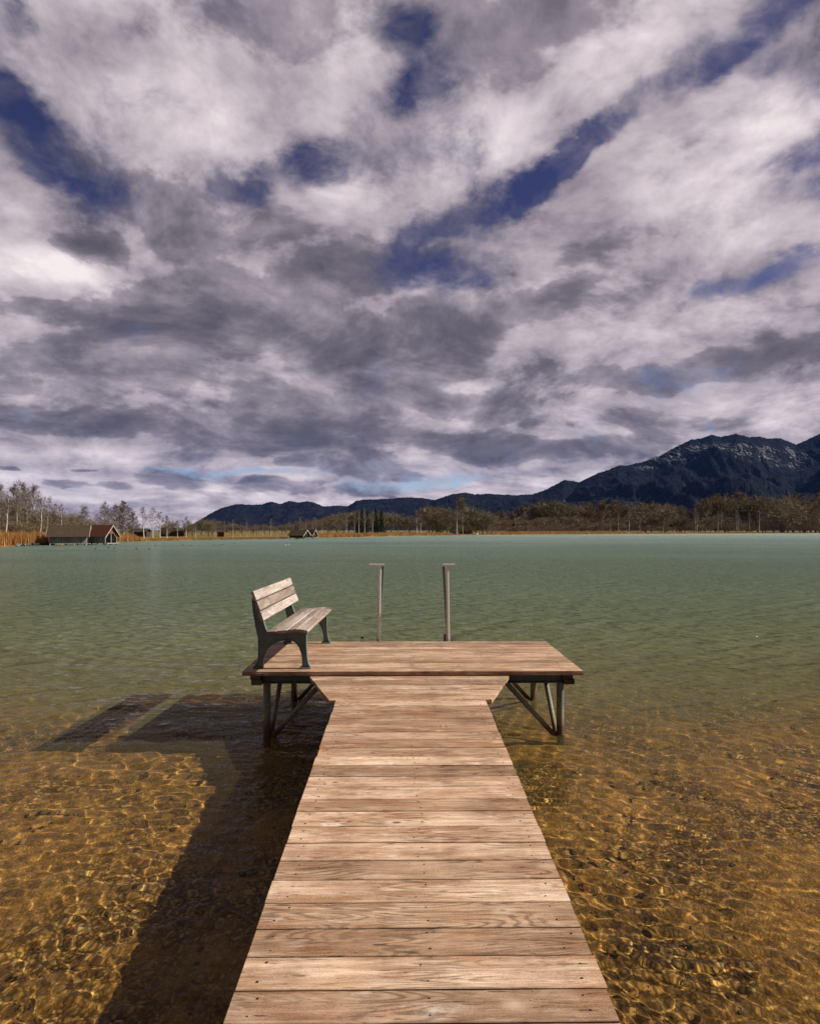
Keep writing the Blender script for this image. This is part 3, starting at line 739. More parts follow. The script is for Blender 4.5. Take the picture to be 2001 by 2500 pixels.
def branchy(kind, seed, H, tw, dens=1.0):
    """returns trunk mesh, crown mesh; H metres, tw twig half-width"""
    r = random.Random(seed); T = TB(seed); C = TB(seed + 1)
    P = dict(birch=(.34, .97, 24, .19, 50, .012, .35), poplar=(.25, .97, 26, .34, 30, .013, .6), broad=(.05, .80, 26, .50, 52, .026, .15), bush=(.02, .5, 16, .6, 50, .012, .1),
             oak=(.12, .62, 14, .62, 62, .034, .1), alder=(.2, .95, 34, .24, 58, .016, .3))[kind]
    lo, hi, nl, ll, ang, tr, upc = P
    topz = .98 if kind in ('birch', 'poplar', 'alder') else .62
    if kind == 'oak': topz = .5
    pts = [Vector((0, 0, -.3))]; p = Vector((0, 0, 0)); lean = Vector((r.gauss(0, .02), r.gauss(0, .02), 0))
    N = 9
    for i in range(N + 1):
        t = i / N
        pts.append(Vector((lean.x * t * H + r.gauss(0, .006) * H * t, lean.y * t * H + r.gauss(0, .006) * H * t, t * H * topz)))
    R0 = tr * H * r.uniform(.85, 1.15)
    if kind == 'birch': R0 = max(R0, tw * 2.6)
    rads = [R0 * 1.25] + [max(R0 * (1 - .93 * i / N), tw * .7) for i in range(N + 1)]
    T.tube(pts, rads, 7)
    def at(t):
        x = t / topz * N; i = min(int(x), N - 1); return pts[i + 1].lerp(pts[i + 2], min(max(x - i, 0), 1))
    def grow(p, d, L, w, lev):
        n = 3; q = p; ps = [p]
        for i in range(n):
            d = (d + Vector((r.gauss(0, .16), r.gauss(0, .16), r.gauss(0, .10) + .10 * upc))).normalized()
            q = q + d * L / n; ps.append(q)
        if lev == 0: C.tube(ps, [w, w * .75, w * .5, tw * .6], 4)
        else:
            for a_, b_ in zip(ps, ps[1:]): C.sliver(a_, b_, max(w, tw))
        if lev >= 2: 
            return
        k = [int(9 * dens), int(6 * dens)][lev]
        for i in range(k):
            t = r.uniform(.22, 1.0); x = t * n; j = min(int(x), n - 1); s0 = ps[j].lerp(ps[j + 1], x - j)
            side = Vector((r.gauss(0, 1), r.gauss(0, 1), r.gauss(0, .6))); side = (side - side.dot(d) * d).normalized()
            nd = (d * .75 + side * r.uniform(.4, .95)).normalized()
            if lev == 1:
                e = s0 + nd * L * r.uniform(.35, .75); C.sliver(s0, e, tw)
                e2 = s0.lerp(e, .5) + (nd + side * .5).normalized() * L * .3; C.sliver(s0.lerp(e, .4), e2, tw * .85)
            else: grow(s0, nd, L * r.uniform(.38, .62) * (1.15 - .4 * t), max(w * .35, tw), lev + 1)
    for i in range(nl):
        t = lo + (hi - lo) * ((i + r.random() * .8) / nl)
        if kind in ('broad', 'oak', 'bush'): t = lo + (topz - lo) * r.random() ** .7
        p0 = at(min(t, topz * .999)); az = i * 2.4 + r.uniform(-.5, .5)
        u = (t - lo) / (hi - lo)
        an = R(ang) * (1 - .55 * u) * r.uniform(.8, 1.2)
        if kind in ('broad', 'bush', 'oak'): an = R(ang) * r.uniform(.15, 1.25); 
        d = Vector((math.cos(az) * math.sin(an), math.sin(az) * math.sin(an), math.cos(an)))
        L = ll * H * r.uniform(.75, 1.15)
        if kind in ('birch', 'alder', 'poplar'): L *= (1.1 - .75 * u) * (0.6 + .9 * min(u * 4, 1)) / 1.3
        if kind in ('broad', 'oak', 'bush'): L = min(L, (H - p0.z) * 1.0 / max(math.cos(an), .45))
        grow(p0, d, L, max(R0 * (.30 if kind not in ('oak', 'broad') else .42) * (1 - .6 * u), tw), 0)
    return T.mesh('trunk'), C.mesh('crown')
def conifer(seed, H, w):
    r = random.Random(seed); T = TB(seed); C = TB(seed + 1)
    T.tube([Vector((0, 0, -.3)), Vector((0, 0, H * .5)), Vector((0, 0, H * .98))], [H * .018, H * .012, .02], 6)
    n = 60
    for i in range(n):
        t = .08 + .9 * i / n; Rm = H * .17 * (1 - t) ** .8 * r.uniform(.7, 1.15) + .12
        for k in range(9):
            az = r.uniform(0, 6.28); p = Vector((0, 0, t * H)); q = p + Vector((math.cos(az) * Rm, math.sin(az) * Rm, -Rm * .25))
            for s_ in range(4):
                x = r.uniform(.2, 1); a = p.lerp(q, x); C.sliver(a, a + Vector((r.gauss(0, .4), r.gauss(0, .4), r.uniform(-.6, .1))) * Rm * .5, w)
    return T.mesh('trunk'), C.mesh('crown')
PROTO = {}
def proto(kind, var, dist):
    key = (kind, var, dist)
    if key in PROTO: return PROTO[key]
    tw = {'near': .026, 'mid': .042, 'far': .060}[dist]
    H = 10.0
    if kind == 'conifer': t, c = conifer(50 + var, H, tw * 2.2); mt, mc = M_DARKBARK, M_NEEDLE
    else:
        t, c = branchy(kind, 100 * var + len(kind) * 7 + {'near': 1, 'mid': 2, 'far': 3}[dist], H, tw, dens=(1.0 if kind in ('poplar', 'alder') else .8 if kind == 'birch' else 1.15) * (.85 if dist == 'far' else 1))
        mt = {'birch': M_BIRCHBARK, 'poplar': M_PALEBARK, 'alder': M_PALEBARK}.get(kind, M_DARKBARK)
        mc = {'birch': M_TWIG_P, 'poplar': M_TWIG_P, 'alder': M_TWIG_P, 'bush': M_TWIG_B, 'broad': M_TWIG_B, 'oak': M_TWIG_B}[kind]
        if kind == 'broad' and var % 2: mc = M_TWIG_O
        if kind == 'poplar' and dist == 'far': mc = M_TWIG_B
    t.materials.append(mt); c.materials.append(mc)
    PROTO[key] = (t, c); return PROTO[key]
NAME = dict(birch='birch_tree', poplar='poplar_tree', alder='birch_tree', broad='bare_tree', bush='bare_shrub', oak='spreading_tree', conifer='fir_tree')
CATG = dict(birch='tree', poplar='tree', alder='tree', broad='tree', bush='shrub', oak='tree', conifer='tree')
tr = random.Random(99)
def tree(kind, px, ytop, back, label, group=None, var=None, wide=1.0, hmul=1.0):
    D = shore(px) + back; zb = land_z(back)
    H = (zat(ytop, D) - zb) * hmul
    dist = 'near' if D < 140 else ('mid' if D < 240 else 'far')
    var = tr.randrange(3) if var is None else var
    t, c = proto(kind, var, dist)
    s = H / (10.0 if kind in ('birch', 'poplar', 'alder', 'conifer') else 10.3)
    root = empty(NAME[kind], spot(px, D, zb), tr.uniform(0, 6.28)); root.scale = (s * wide, s * wide, s)
    tag(root, label, CATG[kind], group)
    for nm, me in (('trunk', t), ('crown', c)):
        o = bpy.data.objects.new(nm, me); col.objects.link(o); o.parent = root
    return root
ORD = ['first', 'second', 'third', 'fourth', 'fifth', 'sixth', 'seventh', 'eighth', 'ninth', 'tenth', 'eleventh', 'twelfth', 'thirteenth', 'fourteenth', 'fifteenth', 'sixteenth']
def L2(zx, zy): return zx / 3.319, 1160 + zy / 3.319
# left wood
for i, (zx, zy) in enumerate([(5, 110), (100, 108), (185, 105), (270, 115)]):
    px, py = L2(zx, zy); tree('poplar', px, py, 16 + 3 * i, ORD[i] + ' tall bare poplar from the left above the orange reeds', 'tall poplars on the left shore', var=i % 3, wide=.95)
for i, (zx, zy) in enumerate([(45, 175), (140, 200), (215, 190), (325, 195), (385, 185), (460, 235), (500, 240)]):
    px, py = L2(zx, zy); tree('birch', px, py, 12 + (i % 3) * 3, ORD[i] + ' white trunked birch from the left in the wood behind the grey boathouse', 'birches in the left wood', var=i % 3, wide=1.15)
for i, (zx, zy) in enumerate([(690, 262), (850, 230), (935, 242), (1005, 218), (1080, 300)]):
    px, py = L2(zx, zy); tree('alder', px, py, 18, ORD[i] + ' purple twigged birch from the left rising behind the red boathouse roof', 'birches behind the red boathouse', var=i % 3, wide=1.25)
for i, (zx, zy) in enumerate([(1168, 262), (1240, 272), (1298, 300), (1355, 328)]):
    px, py = L2(zx, zy); tree('birch', px, py, 6, ORD[i] + ' birch from the left in the group of four right of the boathouses', 'four birches right of the boathouses', var=i % 3, wide=1.35)
for i, (zx, zy) in enumerate([(1440, 368), (1510, 338), (1588, 392)]):
    px, py = L2(zx, zy); tree('birch', px, py, 10, ORD[i] + ' small birch from the left in front of the low mountain end', 'small birches before the mountain end', var=i % 3, wide=1.3)
for i in range(34):
    px = -60 + i * 7.6 + tr.uniform(-3, 3)
    yt = float(np.interp(px, [-60, 20, 60, 110, 150, 175, 215, 250], [1228, 1232, 1246, 1252, 1256, 1262, 1268, 1278])) + tr.uniform(-8, 10)
    k = 'conifer' if i in (16, 17, 23, 2, 7) else 'broad'
    lab = 'dark bushy bare tree in the dense thicket above the left reeds' if k == 'broad' else None
    if k == 'conifer': lab = 'dark fir, ' + ORD[(2, 7, 16, 17, 23).index(i)] + ' from the left inside the left thicket'; yt -= 8
    tree(k, px, yt, 17 + tr.uniform(0, 9), lab, 'thicket trees on the left shore' if k == 'broad' else 'firs in the left thicket', wide=1.0 if k == 'broad' else 1.3)
for i in range(26):
    px = -50 + i * 12.4 + tr.uniform(-4, 4)
    tree('bush', px, 1280 + tr.uniform(-8, 4), 13 + tr.uniform(0, 4), 'low dense brown shrub filling the foot of the left wood', 'shrubs under the left wood', wide=1.5)
for i, px in enumerate([300, 322, 405, 420, 436, 458, 470]):
    tree('broad', px, 1288 + tr.uniform(-16, 0) * (1 if px > 400 else .4), 45 + tr.uniform(0, 20), 'small grey brown tree in the hedge behind the small birches', 'hedge trees behind the small birches', wide=1.1)
# middle row of birches on the meadow
def L3(zx, zy): return 480 + zx / 3.319, 1160 + zy / 3.319
for i, (zx, zy) in enumerate([(150, 378), (225, 372), (295, 362), (357, 400), (408, 360), (472, 395), (538, 400), (603, 352), (657, 420), (725, 412)]):
    px, py = L3(zx, zy); tree('birch', px, py, 5 + (i * 3 % 4), ORD[i] + ' birch from the left in the row on the meadow left of the middle boathouse', 'birch row on the meadow', wide=.75)
for i, (zx, zy) in enumerate([(838, 342), (890, 355), (940, 368), (965, 350), (1015, 348)]):
    px, py = L3(zx, zy); tree('birch', px, py, 9, ORD[i] + ' birch from the left rising over the roofs of the middle boathouse', 'birches over the middle boathouse', wide=.7)
for i, (zx, zy) in enumerate([(1160, 400), (1215, 312), (1280, 358), (1315, 288), (1362, 272), (1425, 283)]):
    px, py = L3(zx, zy); tree('birch', px, py, 14, ORD[i] + ' pale birch from the left standing before the dark firs', 'birches before the middle firs', wide=.8)
for i, (zx, zy) in enumerate([(1340, 268), (1378, 275), (1450, 262), (1495, 278), (1305, 290)]):
    px, py = L3(zx, zy); tree('conifer', px, py, 26, ['dark fir left of the twin middle firs', 'dark fir behind the tallest pale birch', 'broadest dark fir of the middle group', 'rightmost slim dark fir of the middle group', 'leftmost low fir of the middle group'][i], 'firs in the middle of the shore', wide=1.2)
for i in range(22):
    px = 495 + i * 13.6 + tr.uniform(-5, 5)
    yt = float(np.interp(px, [495, 520, 600, 660, 700, 730, 790, 815, 850], [1272, 1276, 1282, 1284, 1276, 1278, 1270, 1262, 1268])) + tr.uniform(-4, 6)
    tree('broad', px, yt, 70 + tr.uniform(0, 40), 'hazy brown tree in the low wood behind the meadow birches', 'trees of the low wood behind the meadow', wide=1.1)
for i, (px, yt, w) in enumerate([(510, 1272, 1), (800, 1260, 1.3), (823, 1262, 1.2)]):
    tree('broad', px, yt, 30, ['grey round tree at the left end of the low wood', 'round bare tree left of the pale birches', 'round olive tree just right of its round neighbour'][i], wide=w)
# the point with the caravan
def L4(zx, zy): return 980 + zx / 3.319, 1160 + zy / 3.319
for i, (zx, zy, k) in enumerate([(122, 282, 'birch'), (155, 345, 'birch'), (447, 232, 'birch'), (495, 190, 'poplar')]):
    px, py = L4(zx, zy); tree(k, px, py, 8, ['white birch at the left edge of the wooded point', 'small birch second on the wooded point', 'white birch standing above the white caravan', 'tallest grey bare tree above the white caravan'][i], wide=.9)
for i, (zx, zy, w) in enumerate([(60, 335, 1.1), (225, 254, 1.25), (285, 262, 1.1), (370, 272, .9), (545, 265, 1.1), (600, 290, 1.1), (690, 312, 1.2)]):
    px, py = L4(zx, zy); tree('broad', px, py, 12 + 3 * (i % 3), ['dense olive tree at the left foot of the point', 'largest brown round crowned tree left of the caravan', 'brown tree touching the right of the largest round crown', 'dark upright tree just left of the caravan', 'dark bare tree just right of the caravan', 'grey brown tree behind the white rowing boat', 'wide low tree left of the white goal'][i], wide=w, var=(0 if i in (1, 2) else 1))
px, py = L4(893, 318); tree('conifer', px, py, 30, 'single dark green fir left of the tall lamp posts', wide=1.6)
for i in range(16):
    px = 840 + i * 14.5 + tr.uniform(-5, 5)
    tree('broad', px, float(np.interp(px, [840, 900, 970, 1060], [1252, 1256, 1262, 1264])) + tr.uniform(-7, 9), 35 + tr.uniform(0, 40), 'bare brown tree in the wood between the firs and the point', 'wood between the firs and the point', wide=1.1)
# the long wood on the right
for i in range(78):
    px = 1060 + i * 13.1 + tr.uniform(-6, 6)
    k = 'poplar' if tr.random() < .5 else 'broad'
    yt = float(np.interp(px, [1060, 1200, 1235, 1275, 1320, 1390, 1480, 1560, 1610, 1660, 1700, 1740, 1800, 1850, 1900, 1960, 2080],
        [1262, 1262, 1250, 1248, 1238, 1236, 1236, 1236, 1242, 1250, 1246, 1226, 1220, 1228, 1226, 1226, 1238])) + tr.uniform(-13, 14)
    tree(k, px, yt, 42 + tr.uniform(0, 45), 'bare brown tree in the long wood behind the right shore', 'long wood on the right shore', wide=tr.uniform(1.2, 1.5) if k == 'poplar' else tr.uniform(.8, 1.1))
for i in range(60):
    px = 1075 + i * 16.6 + tr.uniform(-6, 6)
    tree('bush', px, 1273 + tr.uniform(-12, 9), 24 + tr.uniform(0, 8), 'dense grey brown undergrowth shrub at the foot of the right wood', 'undergrowth of the right wood', wide=1.6)
for i in range(72):
    px = 1068 + i * 14.2 + tr.uniform(-5, 5)
    tree('bush', px, 1284 + tr.uniform(-6, 4), 15 + tr.uniform(0, 5), 'low dense thicket shrub just behind the right hand reed belt', 'thicket behind the right reeds', wide=2.0)
def L5(zx, zy): return 1480 + zx / 3.313, 1040 + zy / 3.313
B5 = [(32, 720), (95, 690), (182, 645), (268, 740), (460, 738), (715, 672), (730, 700), (900, 690), (928, 680), (1050, 682), (1065, 700), (1155, 700), (1232, 676)]
for i, (zx, zy) in enumerate(B5):
    px, py = L5(zx, zy); tree('birch', px, py, 9 + (i % 3) * 3, ORD[i] + ' white birch from the left in the row before the right wood', 'birches before the right wood', wide=.75)
for i, (zx, zy) in enumerate([(1630, 288), (1690, 375), (1438, 378)]):
    px, py = L4(zx, zy); tree('birch', px, py, 22, ['slim birch left of the right hand birch row behind the reeds', 'short pale birch trunk right of the slim birch', 'short pale birch trunk right of the grey goal'][i], wide=.7)
px, py = L5(1420, 585); tree('oak', px, py, 16, 'wide spreading dark bare tree on the green lawn at far right', wide=1.15, var=1)
for i, (zx, zy, w) in enumerate([(315, 632, 1.25), (470, 640, 1.2), (600, 742, 1.6), (1720, 690, 1.4), (1600, 590, 1.1)]):
    px, py = L5(zx, zy); tree('oak' if i in (0, 3, 4) else 'broad', px, py, 20 + i, ['dark forked tree between the fourth and fifth right birches', 'round brown tree behind the fifth right birch', 'low round bush like tree left of the birch pair', 'dark low tree cut by the right edge', 'broad grey tree right of the wide spreading tree'][i], wide=w)

# ------------------------------------------------------------------ mountains
def vnoise(x, y, seed):
    rs = np.random.RandomState(seed); T = rs.rand(256, 256)
    xi = np.floor(x).astype(int); yi = np.floor(y).astype(int); fx = x - xi; fy = y - yi
    fx = fx * fx * (3 - 2 * fx); fy = fy * fy * (3 - 2 * fy)
    a = T[xi % 256, yi % 256]; b = T[(xi + 1) % 256, yi % 256]; c = T[xi % 256, (yi + 1) % 256]; d = T[(xi + 1) % 256, (yi + 1) % 256]
    return (a * (1 - fx) + b * fx) * (1 - fy) + (c * (1 - fx) + d * fx) * fy
def fbm(x, y, seed, o=5, ridged=False):
    s = 0; a = 1; t = 0
    for i in range(o):
        n = vnoise(x * 2 ** i + 17 * i, y * 2 ** i + 9 * i, seed + i)
        if ridged: n = 1 - abs(2 * n - 1)
        s = s + a * n; t += a; a *= .5
    return s / t
m, g = new_mat('forested_slope')
geo = g.n('ShaderNodeNewGeometry'); pos = geo.outputs['Position']; px_, py_, pz_ = g.sep(pos)
n1 = g.noise(pos, .004, 6, .65); n2 = g.noise(g.v('MULTIPLY', pos, (1, 1, .35)), .022, 6, .7, .3); n3 = g.noise(pos, .05, 4, .7)
c = g.mix(g.rng(n2, .38, .66), (.002, .004, .010, 1), (.017, .021, .032, 1))
low = g.rng(g.m('ADD', pz_, g.m('MULTIPLY', g.m('SUBTRACT', n1, .5), 700)), 60, 420, 1, 0)
c = g.mix(g.m('MULTIPLY', low, g.rng(n2, .42, .66, 0, .8)), c, (.024, .019, .020, 1))
c = g.mix(g.m('MULTIPLY', g.rng(n3, .62, .72), .25), c, (.035, .032, .032, 1))
vz = g.noise(g.v('MULTIPLY', pos, (1, .05, .42)), .085, 6, .74, .3)
acc = None
for (bx, by, rx, rz_) in [(1680, 1098, 62, 30), (1760, 1082, 60, 18), (1812, 1098, 34, 36), (1835, 1078, 60, 16), (1895, 1108, 44, 40), (1925, 1085, 30, 20), (1610, 1130, 30, 12), (1990, 1100, 34, 34), (1955, 1135, 30, 14)]:
    p = spot(bx, 3900); zc = zat(by, 3900); k = 3900 / F_PX
    dx_ = g.m('DIVIDE', g.m('SUBTRACT', px_, p.x), rx * k); dz_ = g.m('DIVIDE', g.m('SUBTRACT', pz_, zc), rz_ * k)
    e = g.rng(g.m('ADD', g.m('MULTIPLY', dx_, dx_), g.m('MULTIPLY', dz_, dz_)), 0, 1.6, 1, 0)
    acc = e if acc is None else g.m('MAXIMUM', acc, e)
snow = g.rng(g.m('ADD', vz, g.m('MULTIPLY', acc, .15)), .66, .74)
snow = g.m('MULTIPLY', snow, g.rng(acc, .0, .35))
c = g.mix(g.m('MULTIPLY', snow, .8), c, (.42, .42, .46, 1))
finish(g, principled(g, c, .95, bump(g, n2, .9, 25), spec=.02))
M_MTN = m
def mountain(name, sky, Dr, Df, seed, jag=7):
    px = np.concatenate([np.arange(sky[0][0], sky[-1][0] + 1, 2.0)])
    yt = np.interp(px, [a for a, b in sky], [b for a, b in sky])
    t = np.concatenate([np.linspace(0, 1, 110), np.linspace(1.03, 1.7, 16)])
    PX, T = np.meshgrid(px, t, indexing='ij'); YT = np.repeat(yt[:, None], len(t), 1)
    rs = np.random.RandomState(seed)
    D = Df + (Dr - Df) * T
    Xw = (PX - 1000.5) / F_PX * D
    hr = CAM.z - (YT - 1294) * Dr / F_PX
    prof_ = np.where(T <= 1, T ** 1.15, np.maximum(1 - (T - 1) * 1.5, 0))
    sp = fbm(Xw / 420, D / 900, seed, 6, True) ** 1.4; sm = fbm(Xw / 90, D / 90, seed + 9, 5)
    w = np.clip(T * (1 - T) * 4, 0, 1)
    z = hr * (prof_ * (1 - .0 * w) - w * .58 * (1 - sp) * (.4 + prof_)) + w * 26 * (sm - .5)
    z = np.where(T > 1, hr * prof_, z)
    teeth = rs.rand(*z.shape) ** 2 * jag
    z = z + teeth * np.clip(T * 3, 0, 1) - 6 * (T < .01)
    V = np.stack([CAM.x + Xw * CY - D * SY, Xw * SY + D * CY, z], -1).reshape(-1, 3)
    idx = np.arange(PX.size).reshape(PX.shape)
    f = np.stack([idx[:-1, :-1], idx[1:, :-1], idx[1:, 1:], idx[:-1, 1:]], -1).reshape(-1, 4)
    o = link_mesh(name, np_mesh(name, V, f, smooth=False), M_MTN); tag(o, kind='structure'); return o
mountain('hills', [(440, 1296), (470, 1281), (500, 1263), (520, 1251), (540, 1241), (577, 1231), (610, 1233), (640, 1232), (663, 1225), (685, 1231), (705, 1224), (730, 1227), (750, 1224), (765, 1227), (790, 1237), (830, 1235), (850, 1236), (870, 1223), (890, 1220), (930, 1219), (960, 1217), (985, 1215), (1030, 1216), (1062, 1221), (1150, 1232), (1300, 1260), (1380, 1296)], 5200, 3600, 21)
mountain('foothill', [(930, 1296), (980, 1262), (1030, 1240), (1062, 1221), (1100, 1208), (1135, 1203), (1160, 1208), (1190, 1206), (1225, 1208), (1260, 1210), (1300, 1207), (1325, 1199), (1350, 1187), (1375, 1173), (1400, 1175), (1412, 1178), (1430, 1170), (1480, 1160), (1560, 1180), (1700, 1296)], 4300, 2300, 33)
mountain('mountain', [(1240, 1296), (1300, 1262), (1360, 1222), (1412, 1180), (1430, 1169), (1460, 1156), (1490, 1146), (1510, 1137), (1530, 1137), (1570, 1128), (1610, 1113), (1650, 1091), (1685, 1074), (1710, 1071), (1737, 1062), (1758, 1067), (1795, 1060), (1830, 1068), (1850, 1066), (1870, 1071), (1905, 1071), (1930, 1081), (1942, 1086), (1965, 1076), (2001, 1059), (2060, 1040), (2200, 1015), (2400, 1060), (2700, 1180), (3000, 1296)], 4300, 1700, 47)

# ------------------------------------------------------------------ boathouses
def plain(name, a, b, rough=.85, sc=2.5, stretch=(1, 1, 1)):
    m, g = new_mat(name); tc = g.n('ShaderNodeTexCoord')
    n = g.noise(g.v('MULTIPLY', tc.outputs['Object'], stretch), sc, 5, .65)
    finish(g, principled(g, g.mix(g.rng(n, .35, .65), (*a, 1), (*b, 1)), rough, spec=.2)); return m
M_GREYBOARD = plain('grey_boards', (.10, .095, .085), (.36, .34, .31), sc=3, stretch=(2.5, 2.5, .15))
M_SHINGLE = plain('brown_shingles', (.035, .024, .016), (.10, .070, .045), sc=5, stretch=(1, 1, 2))
M_REDTILE = plain('red_tiles', (.055, .022, .015), (.115, .045, .030), sc=5, stretch=(1, 1, 2))
M_MOSSROOF = plain('mossy_roof', (.06, .05, .025), (.17, .13, .055), sc=5)
M_PALEBOARD = plain('pale_boards', (.28, .25, .21), (.46, .42, .36))
M_REDBOARD = plain('red_brown_boards', (.13, .04, .02), (.22, .08, .045), stretch=(3, 3, .3))
M_DARKWOOD = plain('dark_wood', (.035, .028, .022), (.08, .065, .05))
M_WHITE = plain('white_paint', (.70, .70, .68), (.82, .82, .80), .6)
M_GLASS = plain('dark_window', (.02, .025, .03), (.04, .045, .05), .15)
M_POLE = plain('grey_metal_pole', (.45, .44, .42), (.58, .56, .53), .5)
def boathouse(label, px, D, rz, Lh, Wd, eave, ridge, roofm, wallm, gablem, bargem, tw=1.0):
    """origin at the centre of the plan, ridge along local x, open gable at +x"""
    root = empty('boathouse', spot(px, D, 0), rz); tag(root, label, 'boathouse')
    fl = .28; hx, hy = Lh / 2, Wd / 2
    for s in (-1, 1):
        mb = MB(); n = int(Lh / .16); r = random.Random(int(px) + s)
        for i in range(n):
            x0 = -hx + Lh * i / n; mb.cur = r.random(); d = r.uniform(0, .018)
            mb.box(x0 + .006, x0 + Lh / n - .006, s * hy - .03 + d, s * hy + .0 + d, fl - r.uniform(0, .05), eave - .42 if s < 0 else eave)
        mb.build('side_wall', wallm, root)
        mb = MB(); mb.box(-hx, hx, s * hy - .05, s * hy + .05, eave - .12, eave - .02); mb.build('wall_plate', M_DARKWOOD, root)
    mb = MB(); mb.add([(-hx, -hy + .04, fl), (-hx, hy - .04, fl), (-hx, hy - .04, eave), (-hx, 0, ridge - .12), (-hx, -hy + .04, eave), (-hx + .05, -hy + .04, fl), (-hx + .05, hy - .04, fl), (-hx + .05, hy - .04, eave), (-hx + .05, 0, ridge - .12), (-hx + .05, -hy + .04, eave)],
        [(0, 1, 2, 3, 4), (9, 8, 7, 6, 5)] + [(i, (i + 1) % 5, 5 + (i + 1) % 5, 5 + i) for i in range(5)]); mb.build('back_wall', wallm, root)
    sl = (ridge - eave) / hy; ov = .38; ox = .42
    roof = MB()
    for s in (-1, 1):
        rows = 9
        for i in range(rows):
            t0, t1 = i / rows, (i + 1) / rows + .03
            y0, y1 = s * (hy + ov) * t0, s * (hy + ov) * t1
            z0, z1 = ridge - sl * abs(y0), ridge - sl * abs(y1)
            roof.cur = i * .1
            n = 14
            for k in range(n):
                xa, xb = -hx - ox + (Lh + 2 * ox) * k / n, -hx - ox + (Lh + 2 * ox) * (k + 1) / n
                e = rnd.uniform(0, .025)
                vs = [(x, y, z + h_) for x in (xa, xb) for (y, z) in ((y0, z0), (y1, z1)) for h_ in (e, e + .05)]
                roof.add(vs, [(0, 1, 3, 2), (4, 6, 7, 5), (0, 4, 5, 1), (2, 3, 7, 6), (0, 2, 6, 4), (1, 5, 7, 3)])
    roof.build('roof', roofm, root)
    for sx in (-1, 1):
        for s in (-1, 1):
            x = sx * (hx + ox + .03); vs = []
            for xx in (x - .025, x + .025):
                for (y, z) in ((0, ridge + .06), (s * (hy + ov), ridge - sl * (hy + ov) + .06), (s * (hy + ov), ridge - sl * (hy + ov) - .14 * tw), (0, ridge - .16 * tw)): vs.append((xx, y, z))
            mb = MB(); mb.add(vs, [(0, 1, 2, 3), (7, 6, 5, 4), (0, 4, 5, 1), (1, 5, 6, 2), (2, 6, 7, 3), (3, 7, 4, 0)]); mb.build('barge_board', bargem, root)
    # open gable: boarded triangle over a low beam, posts and knee braces
    zb_ = eave + .10
    yb = (ridge - zb_) / sl
    mb = MB(); mb.add([(hx, -yb, zb_), (hx, yb, zb_), (hx, 0, ridge - .05), (hx + .05, -yb, zb_), (hx + .05, yb, zb_), (hx + .05, 0, ridge - .05)], [(0, 1, 2), (5, 4, 3), (0, 3, 4, 1), (1, 4, 5, 2), (2, 5, 3, 0)]); mb.build('gable_boards', gablem, root)
    for y in (-hy + .06, 0.0, hy - .06):
        mb = MB(); mb.tube([(hx + .02, y, -.6), (hx + .02, y, zb_)], .07, 8); mb.build('post', bargem, root)
    for s in (-1, 1):
        mb = MB(); mb.tube([(hx + .04, s * (hy - .1), eave - .65), (hx + .04, s * (hy - .75), zb_)], .05, 6); mb.build('knee_brace', bargem, root)
    mb = MB(); mb.box(hx - .15, hx + .45, -hy, hy, fl - .10, fl); mb.build('landing_stage', M_PALEBOARD, root)
    for i in range(4):
        for s in (-1, 1):
            x = -hx + .1 + (Lh - .2) * i / 3
            mb = MB(); mb.tube([(x, s * (hy - .02), -1.2), (x, s * (hy - .02), fl + .02)], .09, 8); mb.build('pile', bargem if s < 0 else M_DARKWOOD, root)
    return root
boathouse('grey boarded boathouse with brown shingle roof standing in the water at left', 171, 97.5, R(20), 5.3, 3.2, 1.72, 3.2, M_SHINGLE, M_GREYBOARD, M_REDBOARD, M_PALEBOARD)
boathouse('boathouse with rusty red tiled roof beside the grey boathouse', 247, 100.0, R(-10), 3.7, 3.0, 1.72, 3.25, M_REDTILE, M_GREYBOARD, M_REDBOARD, M_PALEBOARD)
boathouse('small dark boathouse with white gable boards in the middle of the far shore', 731, 167, R(-31), 5.0, 2.6, 1.25, 2.5, M_MOSSROOF, M_DARKWOOD, M_DARKWOOD, M_PALEBOARD, tw=1.6)
boathouse('second small mossy roofed boathouse right behind the one with white gable', 759, 174, R(-31), 2.6, 2.0, 1.2, 2.5, M_MOSSROOF, M_DARKWOOD, M_DARKWOOD, M_PALEBOARD, tw=1.4)

def hut(name, label, cat, px, back, w, d, h, rh, wallm, roofm, rz=0, door=True):
    D = shore(px) + back; zb = land_z(back); root = empty(name, spot(px, D, zb), rz); tag(root, label, cat)
    mb = MB(); mb.box(-w / 2, w / 2, -d / 2, d / 2, -.1, h); mb.build('wall', wallm, root)
    mb = MB(); o = .25
    vs = [(x, y, z) for x in (-w / 2 - o, w / 2 + o) for (y, z) in ((-d / 2 - o, h - .06), (0, h + rh), (d / 2 + o, h - .06), (d / 2 + o, h + .04), (0, h + rh + .12), (-d / 2 - o, h + .04))]
    mb.add(vs, [(0, 1, 2, 3, 4, 5), (11, 10, 9, 8, 7, 6)] + [(i, (i + 1) % 6, 6 + (i + 1) % 6, 6 + i) for i in range(6)]); mb.build('roof', roofm, root)
    if door:
        mb = MB(); mb.box(-w * .1, w * .12, -d / 2 - .03, -d / 2, -.05, h * .8); mb.build('door', M_DARKWOOD, root)
        mb = MB(); mb.box(w * .25, w * .38, -d / 2 - .03, -d / 2, h * .35, h * .75); mb.build('window', M_GLASS, root)
    return root
hut('hut', 'small red brown hut between the first birches of the meadow row', 'hut', 542, 35, 2.3, 2, 1.4, .7, M_REDBOARD, M_SHINGLE)
hut('shed', 'long dark shed behind the small birches at left', 'shed', 438, 55, 4.2, 3, 1.5, .9, M_REDBOARD, M_DARKWOOD)
